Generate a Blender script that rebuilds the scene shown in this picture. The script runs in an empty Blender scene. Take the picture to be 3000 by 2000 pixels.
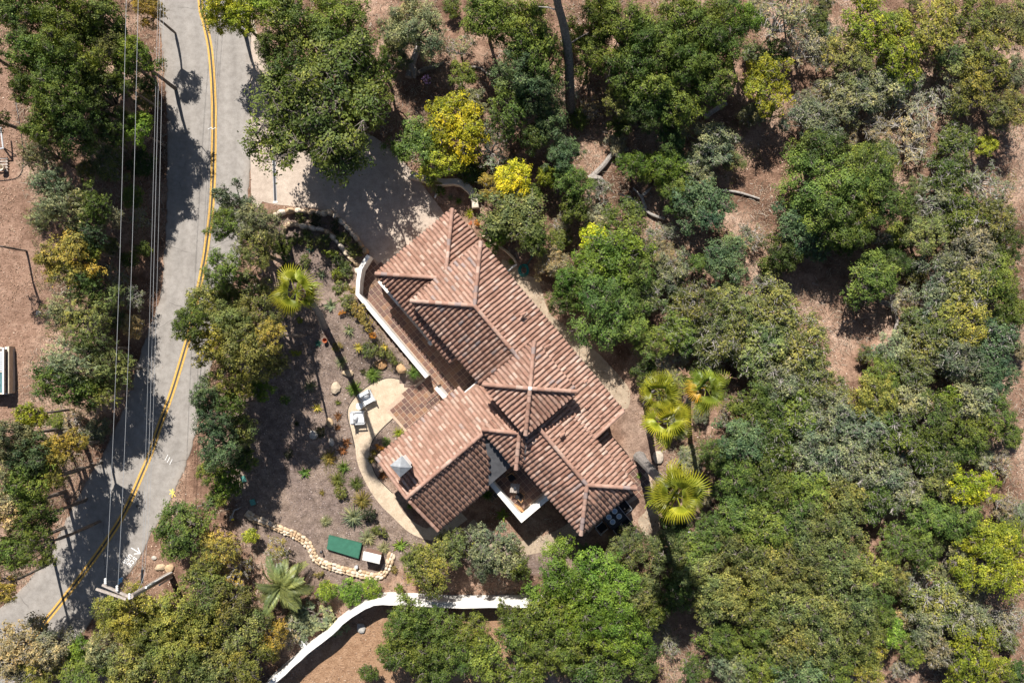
import bpy, math, random
import numpy as np
from mathutils import Vector, Matrix
from collections import defaultdict
R_ = math.radians
rng = np.random.default_rng(7)
random.seed(7)
scene = bpy.context.scene

# ------------------------------------------------------------------ camera
F, CZ = 2400.0, 50.4                       # focal length in photo pixels, drone height (m)
cam_d = bpy.data.cameras.new('camera')
cam = bpy.data.objects.new('camera', cam_d)
scene.collection.objects.link(cam)
cam.location = (0, 0, CZ)
cam.rotation_euler = (0, 0, 0)
cam_d.sensor_width = 36
cam_d.lens = 36 * F / 3000
cam_d.clip_end = 3000
scene.camera = cam

# ------------------------------------------------------------------ light
SUN_EL = 48.0
world = bpy.data.worlds.new('World'); scene.world = world; world.use_nodes = True
wn = world.node_tree
sky = wn.nodes.new('ShaderNodeTexSky'); sky.sky_type = 'NISHITA'; sky.sun_disc = False
sky.sun_elevation = R_(SUN_EL); sky.sun_rotation = R_(-13.4)
sky.air_density = 1.0; sky.dust_density = 0.8; sky.ozone_density = 1.2
wn.links.new(sky.outputs[0], wn.nodes['Background'].inputs[0])
wn.nodes['Background'].inputs[1].default_value = 0.050
sun_d = bpy.data.lights.new('sun', 'SUN'); sun_d.energy = 5.0; sun_d.angle = R_(0.5); sun_d.color = (1, .955, .89)
sun = bpy.data.objects.new('sun', sun_d); scene.collection.objects.link(sun)
ce, se = math.cos(R_(SUN_EL)), math.sin(R_(SUN_EL))
SH = Vector((.231, -.973))
sun.rotation_euler = Vector((SH.x * ce, SH.y * ce, -se)).to_track_quat('-Z', 'Y').to_euler()
sun.location = (-8, 40, 40)
scene.view_settings.view_transform = 'Standard'; scene.view_settings.look = 'None'
scene.view_settings.gamma = 1; scene.view_settings.exposure = 0.80
scene.view_settings.use_curve_mapping = False
scene.cycles.max_bounces = 5; scene.cycles.diffuse_bounces = 3; scene.cycles.glossy_bounces = 2
scene.cycles.transmission_bounces = 3; scene.cycles.transparent_max_bounces = 4
scene.cycles.caustics_reflective = False; scene.cycles.caustics_refractive = False

# ------------------------------------------------------------------ helpers
COL = scene.collection
WM = {}
def P(px, py, z=0.0):
    s = (CZ - z) / F
    return Vector(((px - 1500) * s, (1000 - py) * s, z))
def P2(px, py, z=0.0):
    v = P(px, py, z); return (v.x, v.y)
KD = 3000 / 2352.0
def D(dx, dy, z=0.0): return P(dx * KD, dy * KD, z)

def setp(o, label=None, cat=None, group=None, kind=None):
    if label: o['label'] = label
    if cat: o['category'] = cat
    if group: o['group'] = group
    if kind: o['kind'] = kind
    return o
def link(o, parent=None, M=None):
    COL.objects.link(o)
    if M is not None: o.matrix_basis = M
    W = o.matrix_basis.copy()
    if parent is not None:
        o.parent = parent
        o.matrix_parent_inverse = WM[parent.name].inverted()
    WM[o.name] = W
    return o
def empty(name, loc=(0, 0, 0), rz=0.0):
    o = bpy.data.objects.new(name, None); o.empty_display_size = .3
    return link(o, None, Matrix.Translation(Vector(loc)) @ Matrix.Rotation(rz, 4, 'Z'))

class MB:
    """collects polygons; vertices may carry a 'rnd' float"""
    def __init__(s): s.v = []; s.f = []; s.r = []
    def add(s, vs, fs, r=0.5):
        b = len(s.v); s.v.extend([tuple(p) for p in vs]); s.r.extend([r] * len(vs))
        s.f.extend([tuple(b + i for i in f) for f in fs]); return s
    def box(s, c, d, rz=0, r=.5, M=None):
        hx, hy, hz = d[0] / 2, d[1] / 2, d[2] / 2
        T = Matrix.Translation(Vector(c)) @ Matrix.Rotation(rz, 4, 'Z')
        if M is not None: T = M @ T
        vs = [T @ Vector((x, y, z)) for z in (-hz, hz) for x, y in ((-hx, -hy), (hx, -hy), (hx, hy), (-hx, hy))]
        return s.add(vs, [(3, 2, 1, 0), (4, 5, 6, 7), (0, 1, 5, 4), (1, 2, 6, 5), (2, 3, 7, 6), (3, 0, 4, 7)], r)
    def prism(s, poly, z0, z1, r=.5):
        n = len(poly)
        z0s = z0 if hasattr(z0, '__len__') else [z0] * n
        z1s = z1 if hasattr(z1, '__len__') else [z1] * n
        a = sum(poly[i][0] * poly[(i + 1) % n][1] - poly[(i + 1) % n][0] * poly[i][1] for i in range(n))
        idx = list(range(n)) if a > 0 else list(range(n))[::-1]
        poly = [poly[i] for i in idx]; z0s = [z0s[i] for i in idx]; z1s = [z1s[i] for i in idx]
        vs = [(p[0], p[1], z) for p, z in zip(poly, z0s)] + [(p[0], p[1], z) for p, z in zip(poly, z1s)]
        fs = [tuple(range(n))[::-1], tuple(range(n, 2 * n))] + [(i, (i + 1) % n, n + (i + 1) % n, n + i) for i in range(n)]
        return s.add(vs, fs, r)
    def tube(s, pts, rad, n=6, r=.5, cap=True):
        pts = [Vector(p) for p in pts]
        if not hasattr(rad, '__len__'): rad = [rad] * len(pts)
        vs, fs = [], []
        ref = Vector((0, 0, 1))
        if abs((pts[-1] - pts[0]).normalized().z) > .9: ref = Vector((1, 0, 0))
        for i, p in enumerate(pts):
            t = (pts[min(i + 1, len(pts) - 1)] - pts[max(i - 1, 0)])
            if t.length < 1e-6: t = Vector((0, 0, 1))
            t.normalize()
            a = t.cross(ref)
            if a.length < 1e-4: a = t.cross(Vector((0, 1, 0)))
            a.normalize(); b = a.cross(t)
            for k in range(n):
                an = 2 * math.pi * k / n
                vs.append(p + (a * math.cos(an) + b * math.sin(an)) * rad[i])
        for i in range(len(pts) - 1):
            for k in range(n):
                fs.append((i * n + k, i * n + (k + 1) % n, (i + 1) * n + (k + 1) % n, (i + 1) * n + k))
        if cap:
            fs.append(tuple(range(n))[::-1]); m = (len(pts) - 1) * n; fs.append(tuple(range(m, m + n)))
        return s.add(vs, fs, r)
    def lathe(s, prof, c=(0, 0, 0), n=20, r=.5):
        vs, fs = [], []
        for (rr, z) in prof:
            for k in range(n):
                an = 2 * math.pi * k / n; vs.append((c[0] + rr * math.cos(an), c[1] + rr * math.sin(an), c[2] + z))
        for i in range(len(prof) - 1):
            for k in range(n): fs.append((i * n + k, i * n + (k + 1) % n, (i + 1) * n + (k + 1) % n, (i + 1) * n + k))
        fs.append(tuple(range(n))[::-1]); m = (len(prof) - 1) * n; fs.append(tuple(range(m, m + n)))
        return s.add(vs, fs, r)
    def mesh(s, name, mat=None, smooth=False):
        me = bpy.data.meshes.new(name); me.from_pydata(s.v, [], s.f)
        a = me.attributes.new('rnd', 'FLOAT', 'POINT'); a.data.foreach_set('value', np.array(s.r, dtype=np.float32))
        if mat: me.materials.append(mat)
        if smooth: me.polygons.foreach_set('use_smooth', [True] * len(me.polygons))
        me.update(); return me
    def build(s, name, mat, parent=None, M=None, smooth=False):
        return link(bpy.data.objects.new(name, s.mesh(name, mat, smooth)), parent, M)

def np_mesh(name, V, Fq, mat, rnd=None, smooth=False):
    """V (n,3), Fq (m,k) equal sided polygons"""
    me = bpy.data.meshes.new(name)
    n, m, k = len(V), len(Fq), Fq.shape[1]
    me.vertices.add(n); me.vertices.foreach_set('co', V.astype(np.float32).ravel())
    me.loops.add(m * k); me.loops.foreach_set('vertex_index', Fq.astype(np.int32).ravel())
    me.polygons.add(m); me.polygons.foreach_set('loop_start', np.arange(0, m * k, k, dtype=np.int32))
    if smooth: me.polygons.foreach_set('use_smooth', np.ones(m, dtype=bool))
    if rnd is not None:
        a = me.attributes.new('rnd', 'FLOAT', 'POINT'); a.data.foreach_set('value', rnd.astype(np.float32))
    me.materials.append(mat); me.update(calc_edges=True); return me
def obj(name, me, parent=None, M=None): return link(bpy.data.objects.new(name, me), parent, M)

def smooth_path(pts, n=6, closed=False):
    out = []; m = len(pts)
    rngk = range(m if closed else m - 1)
    for i in rngk:
        p0, p1, p2, p3 = [np.array(pts[(i + k) % m] if closed else pts[min(max(i + k, 0), m - 1)], float) for k in (-1, 0, 1, 2)]
        for j in range(n):
            t = j / n
            out.append(tuple(.5 * ((2 * p1) + (-p0 + p2) * t + (2 * p0 - 5 * p1 + 4 * p2 - p3) * t * t + (-p0 + 3 * p1 - 3 * p2 + p3) * t ** 3)))
    if not closed: out.append(tuple(pts[-1]))
    return out
def inpoly(x, y, poly):
    x = np.asarray(x); y = np.asarray(y); c = np.zeros(x.shape, bool); n = len(poly)
    for i in range(n):
        x0, y0 = poly[i][0], poly[i][1]; x1, y1 = poly[(i + 1) % n][0], poly[(i + 1) % n][1]
        if y0 == y1: continue
        c ^= ((y0 > y) != (y1 > y)) & (x < (x1 - x0) * (y - y0) / (y1 - y0) + x0)
    return c
def inp1(p, poly): return bool(inpoly(np.array([p[0]]), np.array([p[1]]), poly)[0])
def sstep(a, b, x):
    t = np.clip((x - a) / (b - a), 0, 1); return t * t * (3 - 2 * t)
_ph = np.random.default_rng(3).uniform(0, 6.28, (12, 2)); _kd = np.random.default_rng(4).normal(0, 1, (12, 2))
def wob(x, y, f):
    s = 0
    for i in range(8):
        s = s + np.sin((_kd[i, 0] * x + _kd[i, 1] * y) * f + _ph[i, 0])
    return s / 4.0

# ------------------------------------------------------------------ materials
def nodes(name):
    m = bpy.data.materials.new(name); m.use_nodes = True
    nt = m.node_tree; return m, nt, nt.nodes['Principled BSDF']
def ramp(nt, fac, stops, interp='LINEAR'):
    r = nt.nodes.new('ShaderNodeValToRGB'); r.color_ramp.interpolation = interp
    el = r.color_ramp.elements
    while len(el) < len(stops): el.new(.5)
    for e, (p, c) in zip(el, stops): e.position = p; e.color = (*c, 1)
    nt.links.new(fac, r.inputs[0]); return r.outputs[0]
def noise(nt, scale, detail=4, rough=.6, vec=None):
    t = nt.nodes.new('ShaderNodeTexNoise'); t.inputs['Scale'].default_value = scale
    t.inputs['Detail'].default_value = detail; t.inputs['Roughness'].default_value = rough
    if vec is None:
        g = nt.nodes.new('ShaderNodeNewGeometry'); vec = g.outputs['Position']
    nt.links.new(vec, t.inputs['Vector']); return t.outputs[0]
def mixc(nt, a, b, fac, mode='MIX'):
    m = nt.nodes.new('ShaderNodeMix'); m.data_type = 'RGBA'; m.blend_type = mode
    for s, v in ((m.inputs[0], fac), (m.inputs[6], a), (m.inputs[7], b)):
        if isinstance(v, bpy.types.NodeSocket): nt.links.new(v, s)
        elif isinstance(v, (int, float)): s.default_value = v
        else: s.default_value = (*v, 1)
    return m.outputs[2]
def attr(nt, name='rnd', out='Fac'):
    a = nt.nodes.new('ShaderNodeAttribute'); a.attribute_name = name; return a.outputs[out]
def math_(nt, op, a, b=0.0):
    m = nt.nodes.new('ShaderNodeMath'); m.operation = op
    for s, v in ((m.inputs[0], a), (m.inputs[1], b)):
        if isinstance(v, bpy.types.NodeSocket): nt.links.new(v, s)
        else: s.default_value = v
    return m.outputs[0]
def bump(nt, bs, h, strength=.4, dist=.02):
    b = nt.nodes.new('ShaderNodeBump'); b.inputs['Strength'].default_value = strength; b.inputs['Distance'].default_value = dist
    nt.links.new(h, b.inputs['Height']); nt.links.new(b.outputs[0], bs.inputs['Normal'])

def simple(name, col, rough=.7, var=.25, scale=6, metal=0, spec=.3, bstr=0.0, bscale=40):
    m, nt, bs = nodes(name)
    lo = tuple(c * (1 - var) for c in col); hi = tuple(min(1, c * (1 + var)) for c in col)
    nt.links.new(ramp(nt, noise(nt, scale), [(.3, lo), (.7, hi)]), bs.inputs['Base Color'])
    bs.inputs['Roughness'].default_value = rough; bs.inputs['Metallic'].default_value = metal
    bs.inputs['Specular IOR Level'].default_value = spec
    if bstr: bump(nt, bs, noise(nt, bscale, 5), bstr)
    return m
def rnd_mat(name, stops, rough=.75, nscale=8, nvar=.25, spec=.25, bstr=0):
    m, nt, bs = nodes(name)
    c = ramp(nt, attr(nt), stops)
    g = ramp(nt, noise(nt, nscale, 5), [(.25, (1 - nvar,) * 3), (.75, (1 + nvar * .6,) * 3)])
    nt.links.new(mixc(nt, c, g, 1.0, 'MULTIPLY'), bs.inputs['Base Color'])
    bs.inputs['Roughness'].default_value = rough; bs.inputs['Specular IOR Level'].default_value = spec
    if bstr: bump(nt, bs, noise(nt, 50, 4), bstr)
    return m
def leaf_material(name, transl=.3, rough=.5, spec=.35):
    m, nt, bs = nodes(name)
    oi = nt.nodes.new('ShaderNodeObjectInfo')
    t = attr(nt)
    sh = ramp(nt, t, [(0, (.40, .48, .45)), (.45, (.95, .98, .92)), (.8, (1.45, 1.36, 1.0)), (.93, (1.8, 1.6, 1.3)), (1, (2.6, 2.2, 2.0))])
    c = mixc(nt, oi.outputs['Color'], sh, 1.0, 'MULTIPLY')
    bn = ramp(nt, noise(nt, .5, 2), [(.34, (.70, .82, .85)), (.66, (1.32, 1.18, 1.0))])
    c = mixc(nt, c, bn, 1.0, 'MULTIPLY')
    nt.links.new(c, bs.inputs['Base Color']); bs.inputs['Roughness'].default_value = rough
    bs.inputs['Specular IOR Level'].default_value = spec
    tr = nt.nodes.new('ShaderNodeBsdfTranslucent')
    tc = mixc(nt, c, (1.1, 1.25, .5), 1.0, 'MULTIPLY'); nt.links.new(tc, tr.inputs[0])
    mx = nt.nodes.new('ShaderNodeMixShader'); mx.inputs[0].default_value = transl
    nt.links.new(bs.outputs[0], mx.inputs[1]); nt.links.new(tr.outputs[0], mx.inputs[2])
    nt.links.new(mx.outputs[0], nt.nodes['Material Output'].inputs[0]); return m

M = {}
M['leaf'] = leaf_material('leaf', .18, .55, .2)
M['frond'] = leaf_material('palm_frond', .35, .42, .4)
M['bark'] = simple('bark', (.16, .135, .115), .9, .45, 9, bstr=.6)
M['pale_bark'] = simple('pale_bark', (.34, .31, .28), .9, .35, 9, bstr=.5)
M['dead_wood'] = simple('dead_wood', (.27, .24, .215), .9, .4, 12, bstr=.5)
M['palm_trunk'] = simple('palm_trunk', (.20, .18, .165), .95, .35, 14, bstr=.7)
M['stucco'] = simple('stucco', (.78, .75, .70), .85, .07, 3, bstr=.2, bscale=60)
M['stucco_cap'] = simple('stucco_cap', (.74, .71, .66), .85, .16, 2.2, bstr=.25, bscale=60)
M['stucco_tan'] = simple('stucco_tan', (.60, .52, .42), .85, .12, 3, bstr=.2, bscale=60)
M['white'] = simple('white_paint', (.80, .80, .78), .5, .05, 8)
M['cushion'] = simple('cushion', (.68, .69, .70), .95, .08, 12, bstr=.3)
M['grey_frame'] = simple('grey_frame', (.42, .43, .44), .55, .1, 10)
M['black'] = simple('black_fabric', (.012, .012, .014), .8, .2, 20)
M['dark_metal'] = simple('dark_metal', (.05, .05, .055), .45, .2, 20, metal=.6)
M['steel'] = simple('steel', (.50, .51, .52), .38, .12, 10, metal=.8)
M['zinc'] = simple('zinc', (.34, .35, .36), .5, .18, 5, metal=.5)
M['alu'] = simple('aluminium', (.78, .79, .80), .35, .06, 20, metal=.4)
M['wire'] = simple('wire_metal', (.42, .43, .44), .5, .1, 20, metal=.3)
M['wood'] = simple('wood', (.40, .22, .10), .6, .3, 14)
M['grey_wood'] = simple('grey_wood', (.36, .31, .27), .85, .3, 10)
M['roof_deck'] = simple('roof_deck', (.27, .165, .12), .9, .3, 5)
M['fascia'] = simple('fascia', (.05, .035, .03), .8, .25, 10)
M['shadow_tone_flashing'] = simple('shadow_tone_flashing', (.075, .075, .08), .7, .25, 4)  # flashing darkened so the shadow lying between the roofs is in its colour
M['green_paint'] = simple('green_paint', (.035, .13, .085), .7, .14, 4)
M['blue_tarp'] = simple('blue_tarp', (.02, .25, .55), .45, .3, 6)
M['teal_hose'] = simple('teal_hose', (.01, .20, .19), .4, .25, 15)
M['teal_plastic'] = simple('teal_plastic', (.10, .30, .25), .6, .2, 10)
M['yellow_paint'] = simple('yellow_paint', (.70, .55, .03), .6, .1, 10)
M['brick_red'] = simple('brown_box', (.22, .13, .10), .85, .2, 10)
M['glass'] = simple('glass_panel', (.10, .20, .21), .12, .5, 3, spec=.6)
M['dark_glass'] = simple('dark_glass', (.02, .025, .03), .08, .2, 3, spec=.6)
M['plate'] = simple('plate', (.30, .42, .58), .3, .25, 30, spec=.5)
M['plate_rim'] = simple('plate_rim', (.72, .73, .72), .3, .05, 30, spec=.5)
M['terracotta_pot'] = simple('terracotta_pot', (.36, .10, .04), .7, .2, 15)
M['petal_pink'] = simple('petal_pink', (.75, .40, .62), .7, .2, 20)
M['petal_white'] = simple('petal_white', (.72, .62, .76), .7, .2, 20)
M['insulator'] = simple('insulator', (.55, .54, .52), .3, .15, 30, spec=.5)
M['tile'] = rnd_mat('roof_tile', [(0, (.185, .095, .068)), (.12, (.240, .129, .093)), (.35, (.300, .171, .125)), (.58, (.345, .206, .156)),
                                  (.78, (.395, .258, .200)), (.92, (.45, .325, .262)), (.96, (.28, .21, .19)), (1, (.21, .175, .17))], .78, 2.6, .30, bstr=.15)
M['floor_tile'] = rnd_mat('floor_tile', [(0, (.105, .060, .050)), (.3, (.140, .078, .060)), (.55, (.175, .094, .066)), (.75, (.205, .108, .070)),
                                         (.9, (.245, .138, .080)), (1, (.215, .138, .100))], .55, 7, .3, spec=.35)
M['slate_tile'] = rnd_mat('slate_tile', [(0, (.06, .055, .06)), (.5, (.11, .085, .08)), (1, (.19, .13, .10))], .6, 7, .3)
M['grout'] = simple('grout', (.42, .31, .23), .9, .15, 10)
M['stone'] = rnd_mat('garden_stone', [(0, (.42, .29, .175)), (.35, (.56, .42, .28)), (.7, (.68, .56, .42)), (1, (.52, .45, .38))], .9, 9, .3, bstr=.5)
M['boulder'] = rnd_mat('boulder_rock', [(0, (.42, .23, .10)), (.4, (.47, .35, .22)), (.7, (.48, .41, .33)), (1, (.40, .39, .37))], .9, 5, .35, bstr=.6)
M['litter'] = rnd_mat('litter', [(0, (.085, .05, .032)), (.3, (.21, .125, .08)), (.6, (.38, .245, .165)), (.85, (.50, .36, .26)), (1, (.62, .52, .42))], .9, 3, .2)
M['chips'] = rnd_mat('mulch_chips', [(0, (.06, .047, .042)), (.35, (.17, .13, .115)), (.65, (.31, .245, .22)), (.85, (.50, .40, .36)), (1, (.68, .60, .54))], .9, 3, .2)
M['dry'] = rnd_mat('dry_stems', [(0, (.10, .075, .055)), (.4, (.24, .19, .14)), (.75, (.42, .35, .26)), (1, (.52, .48, .43))], .9, 3, .2)

def ground_mat():
    m, nt, bs = nodes('ground_soil')
    z = nt.nodes.new('ShaderNodeVertexColor'); z.layer_name = 'zone'
    sp = nt.nodes.new('ShaderNodeSeparateColor'); nt.links.new(z.outputs[0], sp.inputs[0])
    big = noise(nt, .35, 4, .6); med = noise(nt, 2.2, 4, .75); fine = noise(nt, 11, 3, .8)
    soil = ramp(nt, big, [(.34, (.120, .070, .048)), (.46, (.235, .145, .102)), (.56, (.345, .228, .165)), (.66, (.44, .310, .235))])
    soil = mixc(nt, soil, ramp(nt, med, [(.3, (.55, .52, .5)), (.7, (1.25, 1.25, 1.25))]), 1, 'MULTIPLY')
    mulch = ramp(nt, med, [(.28, (.110, .084, .068)), (.5, (.215, .168, .138)), (.72, (.33, .264, .222))])
    mulch = mixc(nt, mulch, ramp(nt, big, [(.35, (.85, .82, .85)), (.65, (1.15, 1.1, 1.05))]), 1, 'MULTIPLY')
    dirt = ramp(nt, med, [(.28, (.170, .102, .070)), (.5, (.265, .165, .118)), (.72, (.35, .232, .172))])
    orng = ramp(nt, med, [(.28, (.21, .120, .070)), (.5, (.31, .190, .115)), (.72, (.39, .25, .16))])
    c = mixc(nt, soil, mulch, sp.outputs[0]); c = mixc(nt, c, dirt, sp.outputs[1]); c = mixc(nt, c, orng, sp.outputs[2])
    c = mixc(nt, c, ramp(nt, fine, [(.3, (.62, .60, .58)), (.68, (1.28, 1.28, 1.28))]), .9, 'MULTIPLY')
    nt.links.new(c, bs.inputs['Base Color']); bs.inputs['Roughness'].default_value = .95; bs.inputs['Specular IOR Level'].default_value = .1
    bump(nt, bs, math_(nt, 'ADD', med, fine), .8, .08); return m
M['ground'] = ground_mat()
def paved(name, lo, hi, s1, s2, cracks=False, spec=.2):
    m, nt, bs = nodes(name)
    c = ramp(nt, noise(nt, s1, 5, .6), [(.3, lo), (.7, hi)])
    c = mixc(nt, c, ramp(nt, noise(nt, 2.6, 4, .7), [(.35, (.84, .83, .82)), (.6, (1.06, 1.06, 1.06))]), 1, 'MULTIPLY')
    if cracks:
        tr_w = ramp(nt, attr(nt), [(0, (.80, .74, .68)), (.03, (1.0, .97, .94)), (.13, (.97,) * 3), (.22, (.86,) * 3), (.30, (1.02,) * 3), (.40, (.88,) * 3), (.48, (1.0,) * 3), (.60, (.87,) * 3), (.70, (1.03,) * 3), (.80, (.86,) * 3), (.90, (1.0,) * 3), (.975, (1.0, .97, .94)), (1, (.80, .74, .68))])
        c = mixc(nt, c, mixc(nt, (1, 1, 1), tr_w, ramp(nt, noise(nt, .7, 3), [(.3, (.45,) * 3), (.7, (1,) * 3)])), 1, 'MULTIPLY')
    c = mixc(nt, c, ramp(nt, noise(nt, s2, 3, .7), [(.3, (.82,) * 3), (.7, (1.15,) * 3)]), 1, 'MULTIPLY')
    if cracks:
        v = nt.nodes.new('ShaderNodeTexVoronoi'); v.feature = 'DISTANCE_TO_EDGE'; v.inputs['Scale'].default_value = .16
        g = nt.nodes.new('ShaderNodeNewGeometry')
        w = nt.nodes.new('ShaderNodeTexNoise'); w.inputs['Scale'].default_value = 1.1; w.inputs['Detail'].default_value = 5
        nt.links.new(g.outputs['Position'], w.inputs['Vector'])
        a = mixc(nt, g.outputs['Position'], w.outputs['Color'], .35, 'ADD'); nt.links.new(a, v.inputs['Vector'])
        k = ramp(nt, v.outputs['Distance'], [(0, (.55,) * 3), (.0016, (1,) * 3)])
        gate = ramp(nt, noise(nt, .3, 2), [(.5, (0, 0, 0)), (.58, (1, 1, 1))])
        c = mixc(nt, c, mixc(nt, (1, 1, 1), k, gate), 1, 'MULTIPLY')
    nt.links.new(c, bs.inputs['Base Color']); bs.inputs['Roughness'].default_value = .9; bs.inputs['Specular IOR Level'].default_value = spec
    bump(nt, bs, noise(nt, 30, 4, .7), .35, .02); return m
M['asphalt'] = paved('asphalt', (.262, .240, .218), (.318, .292, .266), .5, 26, True)
M['drive'] = paved('driveway_gravel', (.40, .325, .265), (.475, .395, .325), .6, 18)
M['sand'] = paved('sand_path', (.45, .355, .255), (.54, .435, .320), 1.2, 15)
M['sand_shade_tone'] = paved('side_path', (.30, .235, .170), (.42, .335, .245), 1.6, 12)  # darker copy of the sand, with the shade over the side path in its colour
M['line_yellow'] = simple('road_paint_yellow', (.56, .335, .085), .8, .2, 9)
M['line_dark'] = simple('road_seal', (.075, .07, .065), .9, .25, 12)
M['paint_white'] = simple('spray_paint_white', (.75, .75, .74), .8, .12, 14)
M['paint_yellow'] = simple('spray_paint_yellow', (.70, .58, .12), .8, .15, 14)
M['paint_blue'] = simple('spray_paint_blue', (.22, .48, .72), .8, .2, 14)
#@@STRUCTURE
# ------------------------------------------------------------------ terrain
ROAD_L = [(452, -260), (462, 0), (478, 170), (490, 360), (489, 560), (487, 650), (473, 850), (440, 953), (418, 1020), (394, 1096), (362, 1199), (306, 1320),
          (266, 1389), (212, 1487), (163, 1586), (84, 1702), (0, 1779), (-130, 1890), (-300, 2030)]
ROAD_R = [(722, -260), (730, 0), (734, 67), (738, 232), (736, 335), (738, 446), (728, 558), (712, 700), (690, 800), (650, 940), (618, 1074), (586, 1208), (562, 1311), (528, 1403),
          (482, 1496), (437, 1577), (402, 1644), (366, 1693), (312, 1760), (263, 1827), (187, 1915), (90, 2010), (-60, 2140)]
ROAD_C = [(580, -260), (587, 0), (600, 67), (614, 134), (621, 201), (626, 290), (627, 379), (626, 446), (624, 536), (618, 625), (610, 687), (594, 788), (558, 962),
          (540, 1029), (509, 1132), (487, 1195), (464, 1257), (440, 1330), (415, 1389), (375, 1479), (337, 1547), (268, 1646), (192, 1746), (134, 1818), (80, 1884), (-40, 2020)]
rl = np.array([P2(*p) for p in smooth_path(ROAD_L, 4)]); rr_ = np.array([P2(*p) for p in smooth_path(ROAD_R, 4)])
def road_xl(y): o = np.argsort(rl[:, 1]); return np.interp(y, rl[o, 1], rl[o, 0])
def gz(x, y):
    x = np.asarray(x, float); y = np.asarray(y, float)
    d = road_xl(y) - x
    bank = .75 * sstep(.25, 2.6, d) + .12 * wob(x, y, .8) * sstep(.5, 3, d)
    v = (x + 1.83) * .764 + (y - 5.72) * .645
    m = sstep(1.8, 6.5, v)
    m = np.maximum(m, sstep(9, 13, y) * sstep(-5.5, -2.0, x) * sstep(1.0, 4.0, v + .0))
    u_ = (x + 1.83) * .645 - (y - 5.72) * .7642; dv = -7.74 - v
    terr_ = np.where(dv > 0, .95 * sstep(0, .12, dv) * (1 - sstep(.4, 5.2, dv)), 0) * sstep(-4.0, -2.7, u_) * np.maximum(1 - sstep(-.4, 1.6, u_), (1 - sstep(.3, 1.4, dv)) * (1 - sstep(3.0, 3.8, u_)))
    m2 = sstep(17.2, 19.5, -y) * sstep(-1, 3, x)
    hill = m * (.55 * wob(x, y, .22) + .16 * wob(x + 7, y - 3, .75) - .035 * np.maximum(v - 2, 0)) + m2 * (.10 * wob(x, y, .6))
    return bank + hill + terr_
def gz1(x, y): return float(gz(np.array([x]), np.array([y]))[0])
def G(px, py, dz=0.0, it=4):
    """ground point seen at a photo pixel"""
    z = 0.0
    for _ in range(it):
        p = P(px, py, z); z = gz1(p.x, p.y)
    p = P(px, py, z); return Vector((p.x, p.y, z + dz))

poly_px = lambda L, z=0.0: [P2(a, b, z) for a, b in L]
DRIVE = [(737, 20), (760, 120), (800, 200), (900, 290), (1000, 370), (1095, 400), (1190, 482), (1240, 545), (1302, 628), (1330, 700), (1140, 830), (1100, 800), (1086, 752), (1060, 716), (1040, 690), (1010, 652), (985, 628),
         (930, 612), (870, 606), (800, 598), (770, 590), (736, 575)]
GARDEN = [(640, 1260), (690, 1130), (745, 1000), (790, 860), (800, 700), (800, 635), (860, 612), (980, 628), (1040, 690), (1085, 750), (1050, 800), (1046, 870), (1250, 1105), (1135, 1195), (1190, 1262),
          (1100, 1345), (1200, 1500), (1300, 1600), (1420, 1600), (1600, 1580), (1720, 1570), (1700, 1660), (1500, 1690), (1330, 1630), (1180, 1650), (1120, 1720), (980, 1720), (880, 1690), (760, 1600), (690, 1560), (680, 1480), (640, 1400)]
LOT_L = [(-400, -200), (20, -100), (60, 250), (75, 420), (100, 640), (130, 780), (170, 860), (150, 980), (90, 1080), (80, 1180), (70, 1300), (20, 1400), (-400, 1500)]
LOT_B = [(820, 2000), (960, 1880), (1080, 1790), (1140, 1775), (1500, 1775), (1560, 1850), (1560, 2300), (700, 2300)]
EAST = [(1790, 1170), (1850, 1130), (1960, 1300), (1960, 1560), (1900, 1600), (1860, 1400)]
gardw, lotlw, lotbw, drivew, eastw = poly_px(GARDEN), poly_px(LOT_L), poly_px(LOT_B), poly_px(DRIVE), poly_px(EAST)
roadw = [tuple(p) for p in rl] + [tuple(p) for p in rr_[::-1]]

xs = np.concatenate([[-500, -250, -120, -70, -48], np.arange(-38, 38.01, .27), [48, 70, 120, 250, 500]])
ys = np.concatenate([[-500, -250, -120, -60, -38], np.arange(-28, 28.01, .27), [38, 60, 120, 250, 500]])
X, Y = np.meshgrid(xs, ys)
Z = gz(X, Y)
hard = inpoly(X, Y, roadw) | inpoly(X, Y, drivew)
Z = np.where(hard, np.minimum(Z, -.03), Z)
nx, ny = len(xs), len(ys)
V = np.stack([X.ravel(), Y.ravel(), Z.ravel()], 1)
ii = (np.arange(ny - 1)[:, None] * nx + np.arange(nx - 1)[None]).ravel()
Fq = np.stack([ii, ii + 1, ii + nx + 1, ii + nx], 1)
gme = np_mesh('ground', V, Fq, M['ground'], smooth=True)
def soft(poly, x, y, r=.5):
    s = 0
    jx = x + .45 * wob(x, y, 2.1); jy = y + .45 * wob(x + 9, y, 2.3)
    for dx, dy in ((0, 0), (r, 0), (-r, 0), (0, r), (0, -r)): s = s + inpoly(jx + dx, jy + dy, poly)
    return s / 5.0
xr, yr = X.ravel(), Y.ravel()
zone = np.stack([np.maximum(soft(gardw, xr, yr), .5 * soft(eastw, xr, yr)), soft(lotlw, xr, yr), soft(lotbw, xr, yr), np.ones(len(xr))], 1)
ca = gme.color_attributes.new('zone', 'FLOAT_COLOR', 'POINT'); ca.data.foreach_set('color', zone.astype(np.float32).ravel())
setp(obj('ground', gme), kind='structure')

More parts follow.
